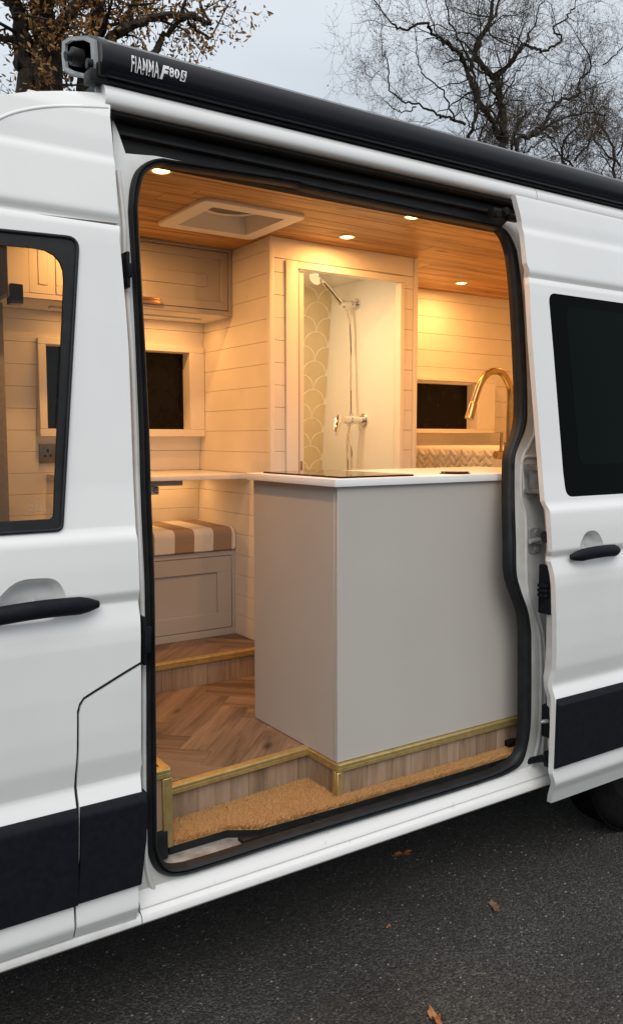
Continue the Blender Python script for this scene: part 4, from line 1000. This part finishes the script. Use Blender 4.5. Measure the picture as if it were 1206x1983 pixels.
# ================================================================== BED AT THE REAR
bd = thing("bed", "white mattress with a woven herringbone front face at the rear of the van", "bed", (3.5, .9, 1.2))
MX, MZT = 3.10, 1.572
bm = bmesh.new(); bbox(bm, (MX+.012, .20, 1.25), (3.98, 1.72, MZT), .045, 5); bmob("mattress", bm, SHEETW, bd, 50)
box("bed_base", (MX+.03, .20, 1.05), (3.98, 1.72, 1.245), LINING, bd)
bm = bmesh.new(); rg = random.Random(2)
u2, v2 = (.7071, .7071), (-.7071, .7071); W2, L2 = .030, .060
for i in range(-34, 35):
    for j in range(-14, 15):
        for kind in (0, 1):
            a = (i*W2+j*L2, i*W2-j*L2+(W2 if kind else 0)); d = (L2, W2) if kind == 0 else (W2, L2)
            cu, cv = a[0]+d[0]/2, a[1]+d[1]/2
            cy_, cz_ = 1.25+cu*u2[0]+cv*v2[0], 1.42+cu*u2[1]+cv*v2[1]
            lim = 1.05+(1.55-cz_)*.6
            if not (lim < cy_ < 1.70 and 1.30 < cz_ < 1.545): continue
            hx, hz = d[0]/2-.0015, d[1]/2-.0015; T_ = []
            for s_, dep in ((1., 0.), (.72, .008), (.25, .011)):
                ring_ = []
                for e_, f_ in ((-1, -1), (1, -1), (1, 1), (-1, 1)):
                    uu, vv = hx*e_-(hx-min(hx, hx*s_+.0))*e_ if s_ == 1 else e_*(hx-(1-s_)*.015), f_*hz if s_ == 1 else f_*(hz-(1-s_)*.015)
                    ring_.append(bm.verts.new((MX+.012-dep, cy_+uu*u2[0]+vv*v2[0], cz_+uu*u2[1]+vv*v2[1])))
                T_.append(ring_)
            for A_, B_ in zip(T_, T_[1:]):
                for q in range(4): bm.faces.new((A_[q], A_[(q+1) % 4], B_[(q+1) % 4], B_[q]))
            bm.faces.new(T_[-1])
bmob("woven_face", bm, SHEETW, bd, 60, kind='stuff')

# ================================================================== DOORMAT
mt = thing("doormat", "thick L shaped coir doormat covering the entry step", "doormat", (1.2, .2, .44))
MTZ = .462
outl = [(.918, .150), (1.10, .150), (1.18, .100), (1.50, .088), (1.9, .082), (2.262, .080), (2.285, .100), (2.27, .124), (1.52, .124), (1.478, .128), (1.478, .300), (.918, .262)]
def inside(x, y, P):
    c = False
    for (x0, y0), (x1, y1) in zip(P, P[1:]+P[:1]):
        if (y0 > y) != (y1 > y) and x < (x1-x0)*(y-y0)/(y1-y0)+x0: c = not c
    return c
bm = bmesh.new(); A = [bm.verts.new((a, b, MTZ)) for a, b in outl]; B = [bm.verts.new((a, b, .4405)) for a, b in outl]; bm.faces.new(A)
for i in range(len(A)): j = (i+1) % len(A); bm.faces.new((A[i], B[i], B[j], A[j]))
bmob("rubber_backing", bm, RUBBER, mt)
bm = bmesh.new(); A = [bm.verts.new((a+(1.5-a)*.004, b+.003, MTZ+.010)) for a, b in outl]; B = [bm.verts.new((a+(1.5-a)*.004, b+.003, MTZ)) for a, b in outl]; bm.faces.new(A)
for i in range(len(A)): j = (i+1) % len(A); bm.faces.new((A[i], B[i], B[j], A[j]))
bmob("pile_core", bm, COIR, mt)
rg = random.Random(11); vs = []; fs = []
n_ = 0
while n_ < 70000:
    x, y = (.915+rg.random()*.57, .082+rg.random()*.228) if rg.random() < .64 else (1.47+rg.random()*.83, .078+rg.random()*.052)
    if not inside(x, y, outl): continue
    edge = not all(inside(x+a, y+b, outl) for a, b in ((.008, 0), (-.008, 0), (0, .008), (0, -.008)))
    h = .017+.010*rg.random(); t = rg.random()*6.283; lean = .010*rg.random()+(.004 if edge else 0); w_ = .0011
    z0 = MTZ+.002; ly = -.012*rg.random() if edge else 0
    k = len(vs); c_, s_ = math.cos(t), math.sin(t)
    vs += [(x-s_*w_, y+c_*w_, z0), (x+s_*w_, y-c_*w_, z0), (x+c_*lean*.5, y+s_*lean*.5+ly*.6, z0+h*.7), (x+c_*lean+s_*w_, y+s_*lean+ly, z0+h)]
    fs += [(k, k+1, k+2), (k+1, k+3, k+2)]; n_ += 1
ob("coir_pile", vs, fs, COIR, mt, kind='stuff')

# ================================================================== TREES
class Acc:
    def __init__(s): s.v = []; s.f = []
    def tube(s, P, R, n):
        base = len(s.v); m_ = len(P); u = None
        for i in range(m_):
            t = (P[min(i+1, m_-1)]-P[max(i-1, 0)])
            if t.length < 1e-6: t = Vector((0, 0, 1))
            t.normalize()
            if u is None: u = Vector((1, 0, 0)) if abs(t.x) < .8 else Vector((0, 1, 0))
            a = (u-t*u.dot(t)); a.normalize(); b = t.cross(a); u = a
            for j in range(n):
                q = 2*math.pi*j/n; s.v.append(P[i]+(a*math.cos(q)+b*math.sin(q))*R[i])
        for i in range(m_-1):
            for j in range(n):
                s.f.append((base+i*n+j, base+i*n+(j+1) % n, base+(i+1)*n+(j+1) % n, base+(i+1)*n+j))
def rv3(rg): return Vector((rg.gauss(0, 1), rg.gauss(0, 1), rg.gauss(0, 1)))
def walk(rg, p, d, ln, k, wig, up):
    P = [p.copy()]; d = d.normalized()
    for i in range(k):
        d = (d+rv3(rg)*wig+Vector((0, 0, up))).normalized(); P.append(P[-1]+d*ln/k)
    return P
def branch(rg, acc, tw, tips, p, d, ln, r, lev, cfg):
    k = max(3, int(ln/cfg['seg'])); k = min(k, 9)
    P = walk(rg, p, d, ln, k, cfg['wig'], cfg['up']); R = [r*(1-.72*i/k) for i in range(k+1)]
    (acc if r > cfg['thick'] else tw).tube(P, R, 6 if r > .05 else (4 if r > .015 else 3))
    if lev <= 0 or ln < cfg['min']:
        tips.append((P[-1], (P[-1]-P[-2]).normalized())); tips.append((P[len(P)//2], (P[-1]-P[-2]).normalized())); return
    nc = cfg['kids']+(1 if rg.random() < .4 else 0)
    for c in range(nc):
        t = .22+.78*(c+rg.random()*.8)/nc; i = min(k-1, int(t*k)); q = P[i].lerp(P[i+1], t*k-i)
        dd = (P[i+1]-P[i]).normalized(); ax = rv3(rg); ax = (ax-dd*ax.dot(dd)).normalized(); sp = cfg['spread']*(.6+.7*rg.random())
        branch(rg, acc, tw, tips, q, dd*math.cos(sp)+ax*math.sin(sp), ln*(.45+.28*rg.random()), max(R[i]*.58, cfg['rmin']), lev-1, cfg)
def tree(name, label, cat, y, limbs, cfg, barkm, twigm, leaf=None, seed=1, group=None, base=None):
    """limbs: main boughs as sight-line points, each with start and end radius; all other growth is random"""
    rg = random.Random(seed); acc, tw, tips = Acc(), Acc(), []
    b0 = base or at(limbs[0][0][0][0], 800, y=y); t = thing(name, label, cat, (b0.x, y, 0), group)
    for li, (pts, r0, r1) in enumerate(limbs):
        P = [at(a, b, y=y) for a, b in pts]; dz = 0
        for i, p in enumerate(P):
            if i: dz += rg.gauss(0, .22)*(P[i]-P[i-1]).length
            p.y += dz
        if li in cfg.get('roots', ()): P = [Vector((P[0].x+rg.gauss(0, .1), y, -.05)), Vector((P[0].x+rg.gauss(0, .05), y, P[0].z*.5))]+P
        Q = smooth_path(P, 5); n = len(Q)-1
        Q = [p+rv3(rg)*cfg['wob'] if 0 < i < n else p for i, p in enumerate(Q)]
        R = [r0+(r1-r0)*(i/n)**.8 for i in range(n+1)]; acc.tube(Q, R, 9 if r0 > .1 else 6)
        tot = sum((b-a).length for a, b in zip(Q, Q[1:])); k = int(tot*cfg['dens'])
        for c in range(k):
            tt = (c+rg.random())/k
            if P[0].z < 3.2 and Q[min(n-1, int(tt*n))].z < cfg.get('zmin', 3.): continue
            i = min(n-1, int(tt*n)); q = Q[i].lerp(Q[i+1], tt*n-i); dd = (Q[i+1]-Q[i]).normalized(); ax = rv3(rg); ax = (ax-dd*ax.dot(dd)).normalized(); sp = cfg['spread']*(.7+.6*rg.random())
            branch(rg, acc, tw, tips, q, dd*math.cos(sp)+ax*math.sin(sp), cfg['len']*(.5+.8*rg.random()), max(min(R[i]*.45, cfg['rkid']), cfg['rmin']), cfg['lev'], cfg)
        branch(rg, acc, tw, tips, Q[-1], Q[-1]-Q[-2], cfg['len']*.8, r1, cfg['lev'], cfg)
    ob("trunk", acc.v, acc.f, barkm, t, 50)
    if tw.v: ob("twigs", tw.v, tw.f, twigm, t)
    if leaf:
        lm, num, size, keepf = leaf; vs, fs = [], []
        tp = [q for q in tips if keepf(q[0])] if keepf else tips
        for i in range(num if tp else 0):
            p, d = rg.choice(tp); p = p+rv3(rg)*cfg['len']*.07; a = rv3(rg).normalized(); b = a.cross(rv3(rg)).normalized(); s = size*(.6+.7*rg.random()); k = len(vs)
            c = a.cross(b)*s*.18
            vs += [p-a*s, p-a*s*.2+b*s*.42+c, p+a*s*.5+b*s*.3, p+a*s, p+a*s*.45-b*s*.34, p-a*s*.25-b*s*.40+c]
            fs += [(k, k+1, k+2, k+3), (k, k+3, k+4, k+5)]
        if vs: ob("leaves", vs, fs, lm, t, kind='stuff')
    return t
OAK = dict(seg=.22, wig=.34, up=.03, thick=.02, min=.16, kids=3, spread=.85, rmin=.0045, wob=.02, dens=1.7, len=1.0, lev=2, rkid=.035, zmin=3.2)
tree("oak_tree", "big dark oak with twisted limbs and brown leaves rising behind the cab roof", "tree", 11.0, [
    ([(92, 178), (88, 120), (84, 80), (75, 40), (66, 0), (50, -50), (40, -110)], .30, .12),
    ([(50, 178), (46, 120), (45, 70), (34, 30), (20, -10), (5, -60)], .17, .09),
    ([(160, 178), (185, 110), (196, 60), (200, 20), (196, -30), (190, -90)], .13, .06),
    ([(90, 90), (120, 40), (150, 10), (180, -25), (220, -70)], .13, .05),
    ([(186, 105), (225, 65), (250, 40), (262, 10), (285, -20), (320, -60)], .10, .04),
    ([(228, 62), (270, 48), (330, 37), (368, 35), (400, 46), (404, 38)], .075, .03),
    ([(296, 110), (318, 72), (340, 45), (352, 25), (358, 0)], .06, .025),
    ([(365, 42), (385, 62), (405, 74)], .03, .018),
    ([(44, 100), (20, 75), (0, 70), (-40, 50)], .07, .035),
    ([(85, 95), (110, 110), (140, 100), (165, 80)], .05, .02)],
    dict(OAK, roots=(0, 1, 2)), BARK, BARK2, (LEAFB, 9000, .043, None), 5)
BARE = dict(seg=.30, wig=.36, up=.05, thick=.03, min=.20, kids=4, spread=.78, rmin=.0038, wob=.03, dens=1.6, len=1.7, lev=3, rkid=.062, zmin=5.0)
tree("bare_tree", "tall bare tree with a wide web of winding branches beyond the van roof", "tree", 17.0, [
    ([(968, 330), (967, 270), (964, 200), (963, 150), (950, 128), (936, 95), (948, 60), (966, 30), (973, -10), (970, -60)], 0.156, 0.040),
    ([(966, 268), (944, 225), (930, 200), (925, 170), (916, 148), (884, 110), (862, 92), (843, 85), (826, 70), (803, 60), (778, 58), (758, 45)], 0.098, 0.028),
    ([(962, 148), (985, 125), (1006, 104), (1020, 80), (1046, 84), (1068, 88), (1090, 80), (1100, 68), (1093, 42), (1110, 26), (1123, 8)], 0.070, 0.024),
    ([(902, 300), (903, 250), (904, 190), (902, 150), (908, 125), (922, 80), (938, 55), (950, 30), (955, -20)], 0.074, 0.028),
    ([(900, 240), (870, 228), (843, 220), (806, 205), (778, 194), (762, 160), (753, 120), (742, 95)], 0.043, 0.014),
    ([(1000, 300), (1030, 262), (1054, 244), (1074, 212), (1096, 190), (1122, 182), (1134, 168), (1150, 140), (1168, 124), (1162, 88)], 0.086, 0.024),
    ([(928, 275), (940, 230), (950, 200), (970, 182), (992, 164), (1000, 140), (1014, 120)], 0.039, 0.016),
    ([(1030, 262), (1080, 235), (1128, 215), (1170, 206), (1215, 205)], 0.055, 0.024),
    ([(925, 165), (905, 120), (880, 60), (860, 20), (845, -20)], 0.039, 0.016),
    ([(1020, 80), (1030, 40), (1052, 10), (1060, -30)], 0.031, 0.014),
    ([(880, 232), (850, 180), (820, 150), (800, 110), (790, 80)], 0.031, 0.011),
    ([(805, 206), (775, 222), (748, 215), (735, 200)], 0.022, 0.010),
    ([(1168, 124), (1190, 100), (1200, 70), (1198, 60)], 0.027, 0.011)],
    dict(BARE, roots=(0, 3, 5)), BARK, BARK2, (LEAFD, 2600, .030, None), 9)
SCR = dict(seg=.3, wig=.30, up=.06, thick=.035, min=.2, kids=4, spread=.75, rmin=.0075, wob=.03, dens=2.1, len=1.7, lev=3, rkid=.04, zmin=3.5)
for i, (y, px_, lim, lab, sd2) in enumerate([
    (20.5, 1120, [([(1120, 420), (1115, 340), (1108, 290), (1116, 255)], .10, .04), ([(1116, 330), (1080, 290), (1060, 265)], .05, .02), ([(1112, 310), (1150, 270), (1165, 245)], .05, .02)], "dense twiggy brown tree low beneath the bare tree at the awning's far end", 21),
    (23.0, 1200, [([(1205, 440), (1200, 340), (1190, 270), (1196, 215)], .12, .04), ([(1200, 320), (1165, 270), (1150, 235)], .05, .02), ([(1195, 300), (1225, 250), (1240, 220)], .05, .02)], "dense grey brown tree cut by the right edge of the photo above the awning", 22),
    (22.0, 1010, [([(1015, 360), (1010, 300), (1004, 278), (1010, 262)], .09, .03), ([(1012, 310), (980, 284), (968, 272)], .04, .015), ([(1012, 300), (1045, 278), (1060, 262)], .04, .015)], "low rusty brown thicket tree at the foot of the bare tree", 23)]):
    tree("scrub_tree", lab, "tree", y, lim, dict(SCR, roots=(0,), zmin=3.0), BARK, TWIGB, (LEAFB if i == 2 else LEAFD, 1500, .028, None), sd2, "scrubby trees behind the van")

# ================================================================== FALLEN LEAVES AND GRIT
def fallen(px_, py_, s, rot, lab, m, curl):
    p = at(px_, py_, z=.004); P = []
    for i in range(22):
        t = 2*math.pi*i/22; r = s*(.55+.45*abs(math.cos(t)))*(1+.22*math.cos(7*t))
        P.append((r*math.cos(t), r*.62*math.sin(t)))
    c_, s_ = math.cos(rot), math.sin(rot); bm = bmesh.new(); rg = random.Random(int(px_)); R_ = []
    for k_, sc in enumerate((1., .6, .15)):
        R_.append([bm.verts.new((p.x+(a*c_-b*s_)*sc, p.y+(a*s_+b*c_)*sc, .005+curl*(sc**2)*(.5+.5*math.sin(3*math.atan2(b, a)+1))+.001*rg.random())) for a, b in P])
    for A_, B_ in zip(R_, R_[1:]):
        for j in range(22): bm.faces.new((A_[j], A_[(j+1) % 22], B_[(j+1) % 22], B_[j]))
    bm.faces.new(R_[-1])
    btube(bm, [(p.x-s*c_*.9, p.y-s*s_*.9, .006), (p.x-s*c_*1.5, p.y-s*s_*1.5, .010)], .0012, 5)
    o = bmob("fallen_leaf", bm, m, None, 60, loc=(p.x, p.y, .004)); tag(o, lab, "leaf", "fallen leaves on the asphalt")
LEAFG = mottled("orange_leaf", (.24, .085, .025), (.34, .14, .05), 60., .7)
LEAFW = mottled("wet_leaf", (.11, .06, .035), (.18, .11, .07), 70., .6)
fallen(780, 1656, .034, -.2, "small orange brown leaf lying in the shade below the sill", LEAFG, .010)
fallen(957, 1757, .032, 1.1, "flattened dull brown leaf alone on the open asphalt", LEAFW, .006)
fallen(842, 1977, .030, 1.3, "curled pale orange leaf at the bottom edge of the photo", LEAFG, .022)
fallen(752, 1796, .011, .4, "tiny brown leaf scrap on the asphalt left of the flattened leaf", LEAFG, .004)
STONE = mottled("grit", (.06, .057, .052), (.24, .23, .21), 30., .7)
rg = random.Random(8); vs, fs = [], []
for i in range(3500):
    x, y = .3+rg.random()*3.0, -.75+rg.random()*2.0; r = .0014+.0042*rg.random()**3; k = len(vs); a0_ = rg.random()*3
    vs += [(x+r*math.cos(a0_+q*1.571), y+r*math.sin(a0_+q*1.571)*.8, .0005) for q in range(4)]+[(x+r*.3*(rg.random()-.5), y, r*.8)]
    fs += [(k+q, k+(q+1) % 4, k+4) for q in range(4)]
ob("grit", vs, fs, STONE, None, kind='stuff')
